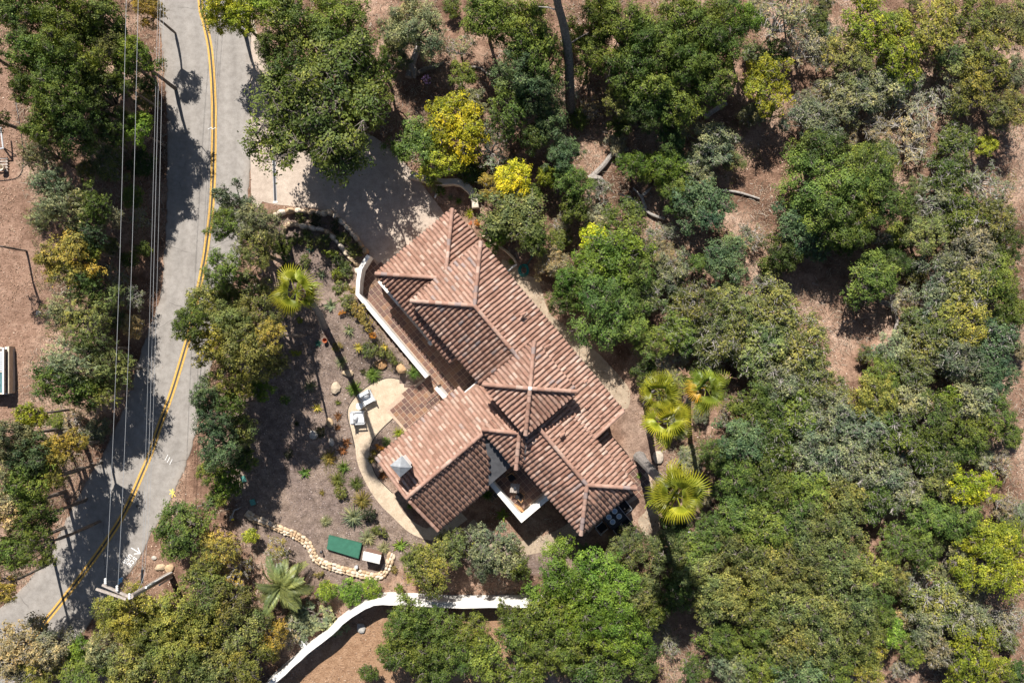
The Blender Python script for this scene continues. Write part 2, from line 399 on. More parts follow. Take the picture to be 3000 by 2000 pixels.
def sheet(name, poly, z, mat, label=None):
    b = MB(); n = len(poly)
    from mathutils.geometry import tessellate_polygon
    tri = tessellate_polygon([[Vector((p[0], p[1], 0)) for p in poly]])
    vs = [(p[0], p[1], z) for p in poly]; fs = []
    for t in tri:
        a, c, d = [Vector(vs[i]) for i in t]
        fs.append(t if (c - a).cross(d - a).z > 0 else t[::-1])
    # skirt so that the sheet has a real edge
    vs += [(p[0], p[1], z - .08) for p in poly]
    b.add(vs, fs + [(i, (i + 1) % n, n + (i + 1) % n, n + i) for i in range(n)])
    o = b.build(name, mat); setp(o, label, kind='structure'); return o
def jag(pts, amp, n=5):
    out = []
    for i, p in enumerate(smooth_path(pts, n)):
        out.append((p[0] + random.uniform(-amp, amp), p[1] + random.uniform(-amp, amp)))
    return out
def strip(name, path, w, z, mat, parent=None):
    b = MB(); pts = [Vector((p[0], p[1])) for p in path]; vs = []; fs = []
    for i, p in enumerate(pts):
        t = (pts[min(i + 1, len(pts) - 1)] - pts[max(0, i - 1)]).normalized(); nrm = Vector((-t.y, t.x))
        ww = w[i] if hasattr(w, '__len__') else w
        for s in (1, -1): vs.append((*(p + nrm * ww / 2 * s), z))
    for i in range(len(pts) - 1): fs.append((2 * i, 2 * i + 1, 2 * i + 3, 2 * i + 2))
    b.add(vs, fs); return b.build(name, mat, parent)

def resample(pts, n):
    a = np.array(pts); d = np.concatenate([[0], np.cumsum(np.linalg.norm(np.diff(a, axis=0), axis=1))]); t = np.linspace(0, d[-1], n)
    return np.stack([np.interp(t, d, a[:, 0]), np.interp(t, d, a[:, 1])], 1)
RL, RR = resample([P2(*p) for p in jag(ROAD_L, 1.2)], 260), resample([P2(*p) for p in jag(ROAD_R, 1.0)], 260)
RL += np.random.default_rng(1).normal(0, .035, RL.shape); RR += np.random.default_rng(2).normal(0, .035, RR.shape)
tt = np.array([-.004, 0, .015, .03, .08, .15, .22, .3, .4, .48, .6, .7, .8, .9, .97, .985, 1, 1.004]); zz_ = np.where((tt < 0) | (tt > 1), -.09, 0.0)
Vr = np.concatenate([np.concatenate([RL * (1 - t) + RR * t, np.full((260, 1), z)], 1) for t, z in zip(tt, zz_)])
ir = (np.arange(len(tt) - 1)[:, None] * 260 + np.arange(259)[None]).ravel()
road = obj('road', np_mesh('road', Vr, np.stack([ir, ir + 1, ir + 261, ir + 260], 1), M['asphalt'], np.repeat(np.clip(tt, 0, 1), 260))); setp(road, 'curving two lane asphalt road', kind='structure')
sheet('driveway', [P2(*p) for p in jag(DRIVE + [DRIVE[0]], .8)[:-1]], .006, M['drive'], 'pale gravel driveway between the road and the garage')
cl = [P2(*p) for p in smooth_path(ROAD_C, 6)]
def offs(path, d):
    pts = [Vector(p) for p in path]; out = []
    for i, p in enumerate(pts):
        t = (pts[min(i + 1, len(pts) - 1)] - pts[max(0, i - 1)]).normalized(); out.append(p + Vector((-t.y, t.x)) * d)
    return out
lm = strip('centre_line_seal', cl, .17, .004, M['line_dark'], road)
for s in (1, -1): strip('centre_line', offs(cl, s * .115), .115, .008, M['line_yellow'], road)

# sprayed utility marks on the asphalt
def stroke(segs, o, ex, ey, w, z, mat, name='sprayed_mark'):
    b = MB()
    for s in segs:
        pts = [o + ex * a + ey * c for a, c in s]
        for p, q in zip(pts[:-1], pts[1:]):
            t = (q - p).normalized(); n_ = Vector((-t.y, t.x)) * w / 2; p = p - t * w * .3; q = q + t * w * .3
            b.add([(*(p + n_), z), (*(p - n_), z), (*(q - n_), z), (*(q + n_), z)], [(0, 1, 2, 3)])
            z += .0004
    return b.build(name, mat, road)
def px2(x, y): v = P(x, y); return Vector((v.x, v.y))
LET = {'U': [[(0, 1), (0, .25), (.2, 0), (.5, 0), (.7, .25), (.7, 1)]], 'S': [[(.7, .85), (.5, 1), (.2, 1), (0, .8), (.1, .55), (.6, .45), (.7, .2), (.5, 0), (.2, 0), (0, .15)]],
       'A': [[(0, 0), (0, .7), (.3, 1), (.6, .75), (.65, 0)], [(0, .42), (.65, .42)]], 'C': [[(.7, .85), (.45, 1), (.15, .9), (0, .5), (.15, .1), (.45, 0), (.7, .15)]],
       'E': [[(.7, 1), (.0, 1), (0, 0), (.7, 0)], [(0, .5), (.55, .5)]]}
dr = Vector((-.68, -.73)); up = Vector((.73, -.68))
for word, (sx, sy) in (('USA', (380.5, 1622)), ('SCE', (394, 1630))):
    o = px2(sx, sy)
    for i, ch in enumerate(word):
        stroke(LET[ch], o + dr * (.25 * i), dr * .22, up * .22, .04, .006, M['paint_white'])
a0 = px2(385, 1604); a1 = px2(411, 1620); t = (a1 - a0).normalized(); n_ = Vector((-t.y, t.x)); L = (a1 - a0).length
stroke([[(0, 0), (L, 0)], [(L - .30, .22), (L, 0), (L - .30, -.22)]], a0, t, n_, .052, .006, M['paint_white'])
for (x0, y0) in ((484, 1339), (490, 1346), (497, 1352)): stroke([[(0, 0), (.32, .16)]], px2(x0, y0 + 8), Vector((.8, .6)), Vector((-.6, .8)), .03, .006, M['paint_white'])
stroke([[(0, 0), (.2, .25), (.25, 0), (.45, .2)]], px2(610, 379), Vector((1, 0)), Vector((0, .5)), .03, .013, M['paint_white'])
stroke([[(0, 0), (.3, .1)], [(.15, -.15), (.2, .22)], [(.02, .18), (.35, -.1)]], px2(497, 1446), Vector((1, 0)), Vector((0, 1.4)), .06, .006, M['paint_yellow'])
stroke([[(0, 0), (.25, .1), (.1, .25), (.32, .3)], [(.05, .12), (.3, .22)]], px2(346, 1709), Vector((1, .2)), Vector((-.2, 1)), .085, .006, M['paint_blue'])
b = MB(); b.lathe([(.085, 0), (.085, .006)], (*px2(402, 1482), .002), 12); b.build('manhole_cover', M['line_dark'], road)

# trench drain across the driveway mouth
b = MB(); p, q = P(800, 398), P(807, 592)
b.tube([], 0) if False else None
d_ = (q - p).xy.normalized(); rz = math.atan2(d_.y, d_.x)
td = empty('trench_drain', p.lerp(q, .5), rz); Ld = (q - p).length
setp(td, 'long narrow steel trench drain set across the driveway mouth', 'drain')
MB().box((*p.lerp(q, .5).xy, .012), (Ld, .13, .012), rz).build('grate', M['dark_metal'], td)
b = MB()
for s in (1, -1):
    c = p.lerp(q, .5).xy + Vector((-d_.y, d_.x)) * .08 * s
    b.box((*c, .016), (Ld, .025, .02), rz)
b.build('rail', M['steel'], td)
MB().box((*q.xy, .02), (.1, .26, .03), rz).build('end_stop', M['white'], td)

# sand seating circle and garden path
SAND = smooth_path([(1200, 1130), (1164, 1110), (1124, 1110), (1070, 1137), (1030, 1177), (1019, 1212), (1030, 1262), (1040, 1305), (1048, 1358), (1075, 1420), (1111, 1474), (1151, 1514), (1200, 1559), (1258, 1581), (1303, 1568), (1370, 1520)], 4) + \
       smooth_path([(1330, 1480), (1262, 1543), (1227, 1537), (1195, 1514), (1168, 1478), (1155, 1447), (1106, 1398), (1088, 1358), (1084, 1315), (1094, 1285), (1115, 1258), (1151, 1224)], 4) + [(1215, 1200), (1230, 1140)]
sheet('garden_path', [P2(*p) for p in SAND], .010, M['sand'], 'pale sand seating circle with a curving path round the gabled wing')
east_c = smooth_path([(1372, 1535), (1410, 1570), (1450, 1593), (1510, 1606), (1580, 1595), (1640, 1572), (1700, 1535), (1740, 1500)], 6)
o = strip('lower_path', [P2(*p) for p in east_c], .92, .012, M['sand_shade_tone']); setp(o, 'curving sand path below the balcony', kind='structure')
SIDE = [(1470, 760), (1500, 770), (1535, 800), (1580, 828), (1604, 909), (1650, 950), (1708, 992), (1785, 1068), (1838, 1130), (1846, 1165), (1830, 1200), (1780, 1150), (1640, 1010), (1480, 830)]
sheet('side_path', [P2(*p) for p in jag(SIDE + [SIDE[0]], 1.5, 3)[:-1]], .008, M['sand_shade_tone'], 'sand path along the long rear side of the house')
# steel edging of the garden path
def edging(name, pts, label, mat='dark_metal', h=.05):
    w = [P(*p) for p in pts]
    o = MB().tube([(v.x, v.y, .02) for v in w], .022, 4).build(name, M[mat]); setp(o, label, 'edging', 'path edgings')
edging('path_edging', smooth_path([(1204, 1128), (1164, 1109), (1124, 1109), (1070, 1136), (1030, 1176), (1018, 1212), (1029, 1262), (1040, 1311)], 4), 'dark steel edging round the outside of the sand seating circle')
edging('path_edging', smooth_path([(1151, 1226), (1115, 1260), (1094, 1287), (1084, 1316), (1089, 1360), (1107, 1399), (1150, 1443)], 4), 'dark steel edging between the sand path and the bed beside the gable')

# ------------------------------------------------------------------ house frame (u along the long axis, v across it)
O2 = Vector(P2(1407, 708, 3.4)); U2 = Vector((.645, -.7642)); V2 = Vector((.7642, .645))
def H(u, v, z=0.0):
    p = O2 + U2 * u + V2 * v; return Vector((p.x, p.y, z))
def H2(u, v): p = O2 + U2 * u + V2 * v; return (p.x, p.y)
HRZ = math.atan2(U2.y, U2.x)
def touv(x, y):
    d = Vector((x, y)) - O2; return d.dot(U2), d.dot(V2)

def tile_meshes(kind, mat, n=14):
    out = []
    for i in range(n):
        rv = (i + .5) / n; b = MB()
        if kind == 'floor':
            s = .134; k = .126; zt = .02
            vs = [(-s, -s, 0), (s, -s, 0), (s, s, 0), (-s, s, 0), (-s, -s, zt - .006), (s, -s, zt - .006), (s, s, zt - .006), (-s, s, zt - .006), (-k, -k, zt), (k, -k, zt), (k, k, zt), (-k, k, zt)]
            b.add(vs, [(8, 9, 10, 11)] + [(j, (j + 1) % 4, 4 + (j + 1) % 4, 4 + j) for j in range(4)] + [(4 + j, 4 + (j + 1) % 4, 8 + (j + 1) % 4, 8 + j) for j in range(4)], rv)
            out.append(b.mesh('floor_tile', mat))
        else:   # barrel tile, x = upslope; the wide low end at x=0
            L, n_ = .43, 7; vs, fs = [], []
            for (x, r0, z) in ((0, .078, .012), (0, .097, .012), (L, .078, 0.0)):
                for j in range(n_):
                    a = math.pi * j / (n_ - 1); vs.append((x, r0 * math.cos(a), z + r0 * 1.05 * math.sin(a)))
            for j in range(n_ - 1):
                fs.append((j, j + 1, n_ + j + 1, n_ + j)); fs.append((n_ + j, n_ + j + 1, 2 * n_ + j + 1, 2 * n_ + j))
            b.add(vs, [f[::-1] for f in fs], rv); out.append(b.mesh('roof_tile', mat, smooth=False))
    return out
FT = tile_meshes('floor', M['floor_tile']); ST = tile_meshes('floor', M['slate_tile'], 8); RT = tile_meshes('roof', M['tile'])

def lay_floor(parent, poly, z, size, meshes, au=0.0, av=0.0, limit=300, dark=None):
    """square tiles aligned with the house; poly in (u,v)"""
    us = [p[0] for p in poly]; vs = [p[1] for p in poly]; cells = []
    i0, i1 = int((min(us) - au) / size) - 1, int((max(us) - au) / size) + 1
    j0, j1 = int((min(vs) - av) / size) - 1, int((max(vs) - av) / size) + 1
    for i in range(i0, i1 + 1):
        for j in range(j0, j1 + 1):
            u, v = au + (i + .5) * size, av + (j + .5) * size
            ok = sum(inp1((u + a * size * .42, v + c * size * .42), poly) for a, c in ((0, 0), (1, 1), (1, -1), (-1, 1), (-1, -1)))
            if ok >= 4: cells.append((u, v))
    random.shuffle(cells)
    S = size / .30
    rest = MB()
    for k, (u, v) in enumerate(cells):
        Mx = Matrix.Translation(H(u, v, z + random.uniform(0, .004))) @ Matrix.Rotation(HRZ + random.uniform(-.01, .01), 4, 'Z') @ Matrix.Diagonal((S, S, 1, 1))
        t_ = random.random()
        if dark: t_ = t_ * dark
        me = meshes[min(len(meshes) - 1, int(t_ * len(meshes)))]
        if k < limit: obj('floor_tile', me, parent, Mx)
        else: rest.add([Mx @ v_.co for v_ in me.vertices], [tuple(p.vertices) for p in me.polygons], me.attributes['rnd'].data[0].value)
    if rest.v: setp(rest.build('floor_tile', meshes[0].materials[0], parent), kind='stuff')
    return len(cells)

TERR = [touv(*P2(*p)) for p in ((1086, 754), (1060, 790), (1053, 864), (1252, 1104))] + [(3.62, -8.75), (3.68, -10.95), (5.6, -10.9), (6.3, -10.9), (6.3, -4.9), (-2.2, -4.9), (-2.9, -5.2)]
terr = sheet('terrace', [H2(*p) for p in TERR], .016, M['grout'], 'terracotta tiled terrace along the front of the house')
lay_floor(terr, TERR, .018, .305, FT, -.05, -.1)
PAD = [(9.6, -8.3), (9.6, -9.6), (12.05, -9.55), (12.05, -8.35)]
pad = sheet('garden_pad', [H2(11.0, -8.62), H2(12.28, -8.62), H2(12.28, -9.62), H2(11.0, -9.62)], .016, M['grout'], 'dark tiled pad below the gabled wing')
pad.hide_render = False
lay_floor(pad, [(10.98, -8.6), (12.3, -8.6), (12.3, -9.64), (10.98, -9.64)], .018, .32, ST, 11.0, -9.62)
BP = [(15.6, -1.6), (16.0, -1.05), (17.55, -1.15), (18.0, -2.0), (17.6, -4.4), (17.5, -5.6), (17.6, -6.3), (15.5, -6.2), (15.4, -2.2)]
bp = sheet('back_patio', [H2(*p) for p in BP], .016, M['grout'], 'terracotta tiled dining patio at the hipped end of the house')
lay_floor(bp, BP, .018, .305, FT, 15.5, -2.0, dark=.72)

# ------------------------------------------------------------------ house
house = empty('house', H(7, -4, 0), HRZ)
setp(house, 'white stucco house with barrel tile hip roofs and a square tower', 'house')
def hwall(poly, z0, z1, name='wall', mat='stucco', parent=house):
    return MB().prism([H2(*p) for p in poly], z0, z1).build(name, M[mat], parent)
rect = lambda u0, u1, v0, v1: [(u0, v0), (u1, v0), (u1, v1), (u0, v1)]
hwall(rect(-2.15, 1.2, -.45, -5.3), 0, 2.55)
hwall(rect(.45, 12.3, -.5, -4.75), 0, 3.57)
hwall(rect(6.0, 10.75, -5.0, -12.15), 0, 3.2)
hwall([(6.0, -12.15), (10.75, -12.15), (8.4, -12.15)], 3.28, [3.28, 3.28, 4.1]) if False else None
hwall(rect(10.2, 15.85, -2.75, -5.95), 0, 4.2)
hwall(rect(8.55, 11.0, -5.0, -6.4), 3.2, 4.22)
hwall(rect(6.62, 9.6, -1.66, -4.72), 3.5, 5.33)
hwall(rect(12.95, 15.35, -1.85, -2.74), 0, 2.95)
gd = MB().box((0, 0, 0), (.06, 3.9, 2.2)).build('garage_door', M['grey_wood'], house, Matrix.Translation(H(-2.18, -2.9, 1.1)) @ Matrix.Rotation(HRZ, 4, 'Z'))
for k in range(4): MB().box((-.035, 0, -.83 + k * .55), (.03, 3.7, .46)).build('panel', M['wood'], gd, WM[gd.name].copy())
for (u, v, w, h, z, ax) in ((2.6, -.47, 1.2, 1.2, 1.6, 0), (6.0, -.47, 1.4, 1.2, 1.6, 0), (10.0, -.47, 1.2, 1.2, 1.6, 0), (16.0, -4.3, 1.5, 1.2, 1.9, 1), (8.3, -12.18, 1.6, 1.3, 1.6, 1 + 2)):
    Mx = Matrix.Translation(H(u, v, z)) @ Matrix.Rotation(HRZ + (0 if ax == 0 else math.pi / 2 if ax == 1 else 0), 4, 'Z')
    wd = MB().box((0, 0, 0), (w, .08, h)).build('window', M['wood'], house, Mx)
    MB().box((0, 0, 0), (w - .16, .1, h - .16)).build('pane', M['dark_glass'], wd, Mx)
dd = MB().box((0, 0, 0), (1.0, .08, 2.1)).build('door', M['wood'], house, Matrix.Translation(H(4.4, -4.79, 1.05)) @ Matrix.Rotation(HRZ, 4, 'Z'))

PITCH = .29
ALL_TILES = []           # (height, matrix, rnd, roof object)
def slope(poly, zf, upd, roof, eave_u, tint=(0, 1), deckmat='roof_deck', phase=0.0):
    """poly in uv; zf(u,v) height; upd: upslope unit vector in uv; eave_u: coordinate of the eave along upd"""
    upd = Vector(upd); acr = Vector((-upd.y, upd.x))
    th = .10
    b = MB(); b.prism([H2(*p) for p in poly], [zf(*p) - th for p in poly], [zf(*p) for p in poly]); b.build('roof_deck', M[deckmat], roof)
    sp, ex = .25, .335
    cs = [Vector(p).dot(acr) for p in poly]; ts = [Vector(p).dot(upd) for p in poly]
    c = math.floor(min(cs) / sp) * sp + sp / 2 + phase
    grad = math.sqrt(1 + PITCH ** 2)
    W3 = lambda w: (U2 * w.x + V2 * w.y)
    while c < max(cs):
        row = 0; t = eave_u - .05
        jit = random.uniform(-.012, .012)
        while t < max(ts):
            m_ = acr * c + upd * (t + .16)
            if inp1((m_.x, m_.y), poly):
                base = acr * (c + jit + random.uniform(-.01, .01)) + upd * (t + random.uniform(-.02, .02))
                z = zf(base.x, base.y) + .015
                xa2 = W3(upd); xa = Vector((xa2.x, xa2.y, PITCH)).normalized()
                ya2 = W3(acr); ya = Vector((ya2.x, ya2.y, 0)).normalized()
                za = xa.cross(ya)
                if za.z < 0: ya = -ya; za = -za
                R3 = Matrix((xa, ya, za)).transposed().to_4x4() @ Matrix.Rotation(random.gauss(0, .015), 4, 'Z')
                h0 = H2(base.x, base.y)
                Mx = Matrix.Translation((h0[0], h0[1], z)) @ R3
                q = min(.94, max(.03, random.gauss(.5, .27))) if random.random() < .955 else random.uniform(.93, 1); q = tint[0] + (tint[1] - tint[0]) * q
                ALL_TILES.append((z, Mx, q, roof))
            t += ex; row += 1
        c += sp
def ridge(roof, a, b_, zo=.05, sc=1.15):
    """row of cap tiles from the lower point a to the higher b_"""
    a, b_ = Vector(a), Vector(b_); L = (b_ - a).length; n = max(1, int(L / .37)); xa = (b_ - a).normalized()
    ya = Vector((0, 0, 1)).cross(xa).normalized(); za = xa.cross(ya)
    Rm = Matrix((xa, ya, za)).transposed().to_4x4()
    for i in range(n):
        p = a + (b_ - a) * (i / n)
        q = random.uniform(.25, .82) if random.random() < .88 else random.uniform(.9, 1)
        me = RT[min(len(RT) - 1, int(q * len(RT)))]
        obj('ridge_tile', me, roof, Matrix.Translation(p + Vector((0, 0, zo + .03))) @ Rm @ Matrix.Diagonal((L / n / .37, sc * 1.15, sc, 1)))
def new_roof(label, u, v, z):
    o = empty('roof', H(u, v, z)); o.parent = house; o.matrix_parent_inverse = WM[house.name].inverted()
    if label: o['label'] = label
    return o
def fascia(roof, pts, zf, d=.16, w=.05):
    b = MB()
    for p, q in zip(pts[:-1], pts[1:]):
        a, c = H(*p, zf(*p)), H(*q, zf(*q)); dv = (c - a).xy.normalized(); n_ = Vector((-dv.y, dv.x)) * w / 2
        vs = []
        for e in (a, c):
            for s in (1, -1):
                for zz in (-.16, .012): vs.append((e.x + n_.x * s, e.y + n_.y * s, e.z + zz))
        b.add(vs, [(0, 1, 5, 4), (2, 6, 7, 3), (1, 3, 7, 5), (0, 4, 6, 2), (0, 2, 3, 1), (4, 5, 7, 6)])
    b.build('fascia', M['fascia'], roof)

p_ = PITCH
# garage roof (low hip)
E1, uL, vL, vR = 2.55, -2.62, -5.85, .05
hw = (vR - vL) / 2; ap = (uL + hw, (vL + vR) / 2)
r1 = new_roof('low hipped tile roof of the garage', -2.6, -3, 2.5)
zN = lambda u, v: E1 + (u - uL) * p_; zR = lambda u, v: E1 + (vR - v) * p_; zL = lambda u, v: E1 + (v - vL) * p_
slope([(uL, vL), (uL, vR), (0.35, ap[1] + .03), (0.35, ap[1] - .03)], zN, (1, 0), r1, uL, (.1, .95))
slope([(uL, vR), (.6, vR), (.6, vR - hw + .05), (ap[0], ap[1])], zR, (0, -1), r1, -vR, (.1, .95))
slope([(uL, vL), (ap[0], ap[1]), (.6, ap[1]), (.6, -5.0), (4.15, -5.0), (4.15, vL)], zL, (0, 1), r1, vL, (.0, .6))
fascia(r1, [(4.15, vL), (uL, vL), (uL, vR), (.6, vR)], lambda u, v: E1 - .01)
ridge(r1, H(uL + .02, vL + .02, E1 + .1), H(.02, -3.2, E1 + 2.65 * p_ + .1)); ridge(r1, H(uL + .02, vR - .02, E1 + .1), H(.02, vR - 2.62, E1 + 2.65 * p_ + .1))
# main roof
E2, m0, mL, mR = 3.55, 0.02, -5.25, .03
hw = (mR - mL) / 2; mc = (mR + mL) / 2; rz2 = E2 + hw * p_
r2 = new_roof('long hipped tile roof of the main wing', 3, -2.6, 3.5)
z2N = lambda u, v: E2 + (u - m0) * p_; z2R = lambda u, v: E2 + (mR - v) * p_; z2L = lambda u, v: E2 + (v - mL) * p_
slope([(m0, mL), (m0, mR), (m0 + hw, mc)], z2N, (1, 0), r2, m0, (.25, 1.0))
slope([(m0, mR), (12.75, mR), (12.75, -2.25), (9.9, -2.25), (9.9, -1.6), (8.0, -1.6), (8.0, mc), (m0 + hw, mc)], z2R, (0, -1), r2, -mR, (.12, .96))
slope([(m0, mL), (m0 + hw, mc), (7.2, mc), (7.2, -4.6), (6.35, -4.6), (6.35, mL)], z2L, (0, 1), r2, mL, (.12, 1.0))
fascia(r2, [(6.3, mL), (m0, mL), (m0, mR), (12.75, mR)], lambda u, v: E2 - .01)
fascia(r2, [(12.77, mR), (12.77, -2.2)], z2R)
ridge(r2, H(m0 + .02, mL + .02, E2 + .1), H(m0 + hw, mc, rz2 + .09)); ridge(r2, H(m0 + .02, mR - .02, E2 + .1), H(m0 + hw, mc, rz2 + .09))
ridge(r2, H(m0 + hw, mc, rz2 + .07), H(6.6, mc, rz2 + .07))
for (u, v) in ((12.0, .0), ): pass
# south wing
r3 = new_roof('tall hipped tile roof of the rear wing', 13, -4.2, 4.3)
sv, sl, se_u = -4.25, -6.37, 16.37; sz = E2 + (mR - sv) * p_; E3 = E2 + (mR + 2.25) * p_; s_hw = -2.25 - sv; su = se_u - 2.06
zSL = lambda u, v: sz - (sv - v) * p_; E3L = zSL(0, sl); zSE = lambda u, v: min(E3, E3L) + .0 + (se_u - u) * p_
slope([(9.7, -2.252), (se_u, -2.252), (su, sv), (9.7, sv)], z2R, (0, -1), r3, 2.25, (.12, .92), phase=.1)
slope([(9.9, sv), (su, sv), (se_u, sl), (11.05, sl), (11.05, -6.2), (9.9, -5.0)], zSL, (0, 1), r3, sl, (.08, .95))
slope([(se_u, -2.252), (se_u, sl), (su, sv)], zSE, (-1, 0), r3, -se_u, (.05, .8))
fascia(r3, [(12.8, -2.25), (se_u, -2.25), (se_u, sl), (11.2, sl)], lambda u, v: E3 - .03)
ridge(r3, H(10.25, sv, sz + .07), H(su, sv, sz + .07)); ridge(r3, H(se_u - .02, -2.27, E3 + .1), H(su, sv, sz + .08)); ridge(r3, H(se_u - .02, sl + .02, E3L + .1), H(su, sv, sz + .08))
# tower
r5 = new_roof('small pyramid tile roof of the square tower', 8.1, -3.2, 5.6)
t0, t1, tl, tr_, E5 = 6.28, 9.96, -5.06, -1.32, 5.36
tcu, tcv = (t0 + t1) / 2, (tl + tr_) / 2; th_ = 1.855; tz = E5 + th_ * p_
slope([(t0, tl), (t0, tr_), (tcu, tcv)], lambda u, v: E5 + (u - t0) * p_, (1, 0), r5, t0, (.2, .95))
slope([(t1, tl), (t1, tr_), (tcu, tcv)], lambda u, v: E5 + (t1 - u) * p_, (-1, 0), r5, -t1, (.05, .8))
slope([(t0, tr_), (t1, tr_), (tcu, tcv)], lambda u, v: E5 + (tr_ - v) * p_, (0, -1), r5, -tr_, (.2, 1))
slope([(t0, tl), (t1, tl), (tcu, tcv)], lambda u, v: E5 + (v - tl) * p_, (0, 1), r5, tl, (.1, .85))
fascia(r5, [(t0, tl), (t0, tr_), (t1, tr_), (t1, tl), (t0, tl)], lambda u, v: E5 - .01)
for (u, v) in ((t0, tl), (t0, tr_), (t1, tr_), (t1, tl)):
    ridge(r5, H(u + (.02 if u == t0 else -.02), v + (.02 if v == tl else -.02), E5 + .1), H(tcu, tcv, tz + .09))
MB().lathe([(.13, 0), (.14, .08), (.08, .15), (.0, .16)], H(tcu, tcv, tz + .14), 10).build('mortar_cap', M['stucco_cap'], r5)
# small hip roof between the wings
r4 = new_roof('small hipped tile roof at the foot of the tower', 9.5, -6, 4.4)
a0_, a1_, al, E4 = 8.2, 11.2, -6.78, 4.26
acu = (a0_ + a1_) / 2; ahw = 1.5; az = E4 + ahw * p_
z4L = lambda u, v: E4 + (v - al) * p_
slope([(a0_, al), (a1_, al), (acu, al + ahw)], z4L, (0, 1), r4, al, (.15, .9))
slope([(a0_, al), (acu, al + ahw), (acu, -4.9), (a0_, -4.9)], lambda u, v: E4 + (u - a0_) * p_, (1, 0), r4, a0_, (.1, .9))
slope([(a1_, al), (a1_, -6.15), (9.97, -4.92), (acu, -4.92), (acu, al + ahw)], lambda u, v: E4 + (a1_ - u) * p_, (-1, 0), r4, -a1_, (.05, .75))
fascia(r4, [(a0_, -5.0), (a0_, al), (a1_, al), (a1_, -6.2)], lambda u, v: E4 - .01)
ridge(r4, H(a0_ + .02, al + .02, E4 + .1), H(acu, al + ahw, az + .09)); ridge(r4, H(a1_ - .02, al + .02, E4 + .1), H(acu, al + ahw, az + .09)); ridge(r4, H(acu, al + ahw, az + .07), H(acu, -4.95, az + .07))
vb = MB(); a, c = H(9.97, -4.9, zSL(9.97, -4.9) + .07), H(11.2, -6.17, zSL(11.2, -6.17) + .07); vb.tube([a, c], .06, 5); vb.build('valley_flashing', M['shadow_tone_flashing'], r4)
# west gable wing
r6 = new_roof('broad gabled tile roof of the front wing', 8.5, -9, 3.2)
g0, g1, gr, gl, E6 = 5.6, 11.12, 8.45, -12.6, 3.2
gz6 = E6 + (gr - g0) * p_; p6 = (gz6 - E6) / (g1 - gr)
z6N = lambda u, v: E6 + (u - g0) * p_; z6S = lambda u, v: gz6 - (u - gr) * p6
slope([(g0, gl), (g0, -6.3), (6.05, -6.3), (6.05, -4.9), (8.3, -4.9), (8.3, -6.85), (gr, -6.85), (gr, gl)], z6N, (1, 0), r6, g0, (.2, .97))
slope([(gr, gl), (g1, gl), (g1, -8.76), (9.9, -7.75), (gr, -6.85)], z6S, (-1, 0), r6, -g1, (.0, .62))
MB().prism([H2(*p) for p in ((g1 - .1, -8.7), (11.0, -7.0), (9.2, -6.9), (9.0, -7.2), (9.9, -7.74))], [z6S(*p) - .06 for p in ((g1 - .1, -8.7), (11.0, -7.0), (9.2, -6.9), (9.0, -7.2), (9.9, -7.74))],
           [z6S(*p) - .0 for p in ((g1 - .1, -8.7), (11.0, -7.0), (9.2, -6.9), (9.0, -7.2), (9.9, -7.74))]).build('shadow_tone_flashing', M['shadow_tone_flashing'], r6)  # flashing patch, its dark tone carries the shadow that falls here
fascia(r6, [(6.0, -6.28), (g0, -6.28), (g0, gl)], lambda u, v: E6 - .01); fascia(r6, [(g1, gl), (g1, -8.76)], lambda u, v: E6 - .02)
ridge(r6, H(gr, gl + .02, gz6 + .07), H(gr, -6.9, gz6 + .07))
gbl = MB(); gbl.add([H(6.05, -12.16, 3.19), H(10.7, -12.16, 3.19), H(gr, -12.16, gz6 - .12), H(6.05, -11.9, 3.19), H(10.7, -11.9, 3.19), H(gr, -11.9, gz6 - .12)], [(0, 1, 2), (5, 4, 3), (0, 3, 4, 1), (1, 4, 5, 2), (2, 5, 3, 0)]); gbl.build('gable_wall', M['stucco'], house)
for (a, c) in (((g0, gl), (gr, gl)), ((g1, gl), (gr, gl))):
    za, zc = (E6, gz6); ridge(r6, H(a[0], a[1] + .03, za + .04), H(c[0], c[1] + .03, zc + .04), .0, .95)
ridge(r2, H(12.7, mR - .02, E2 + .04), H(12.7, -2.2, z2R(0, -2.2) + .04), .0, .95)
# low lean-to roof
r7 = new_roof('narrow lean-to tile roof below the rear wing', 14, -2, 3)
z7 = lambda u, v: 2.98 + (-1.5 - v) * p_
slope([(12.85, -1.5), (15.75, -1.5), (15.75, -2.45), (12.85, -2.45)], z7, (0, -1), r7, 1.5, (.05, .85))
fascia(r7, [(12.9, -1.48), (15.75, -1.48)], lambda u, v: 2.97)

ALL_TILES.sort(key=lambda t: -t[0])
rest = defaultdict(list)
for k, (z, Mx, q, roof) in enumerate(ALL_TILES):
    if k < 300: obj('roof_tile', RT[min(len(RT) - 1, int(q * len(RT)))], roof, Mx)
    else: rest[roof.name].append((Mx, q, roof))
tv = np.array([v.co for v in RT[0].vertices]); tf = np.array([tuple(p.vertices) for p in RT[0].polygons])
for nm, L in rest.items():
    Vs, Fs, Rs = [], [], []
    for k, (Mx, q, roof) in enumerate(L):
        A = np.array(Mx); Vs.append(tv @ A[:3, :3].T + A[:3, 3]); Fs.append(tf + k * len(tv)); Rs.append(np.full(len(tv), q))
    o = obj('roof_tile', np_mesh('roof_tile', np.concatenate(Vs), np.concatenate(Fs), M['tile'], np.concatenate(Rs)), L[0][2]); o['kind'] = 'stuff'

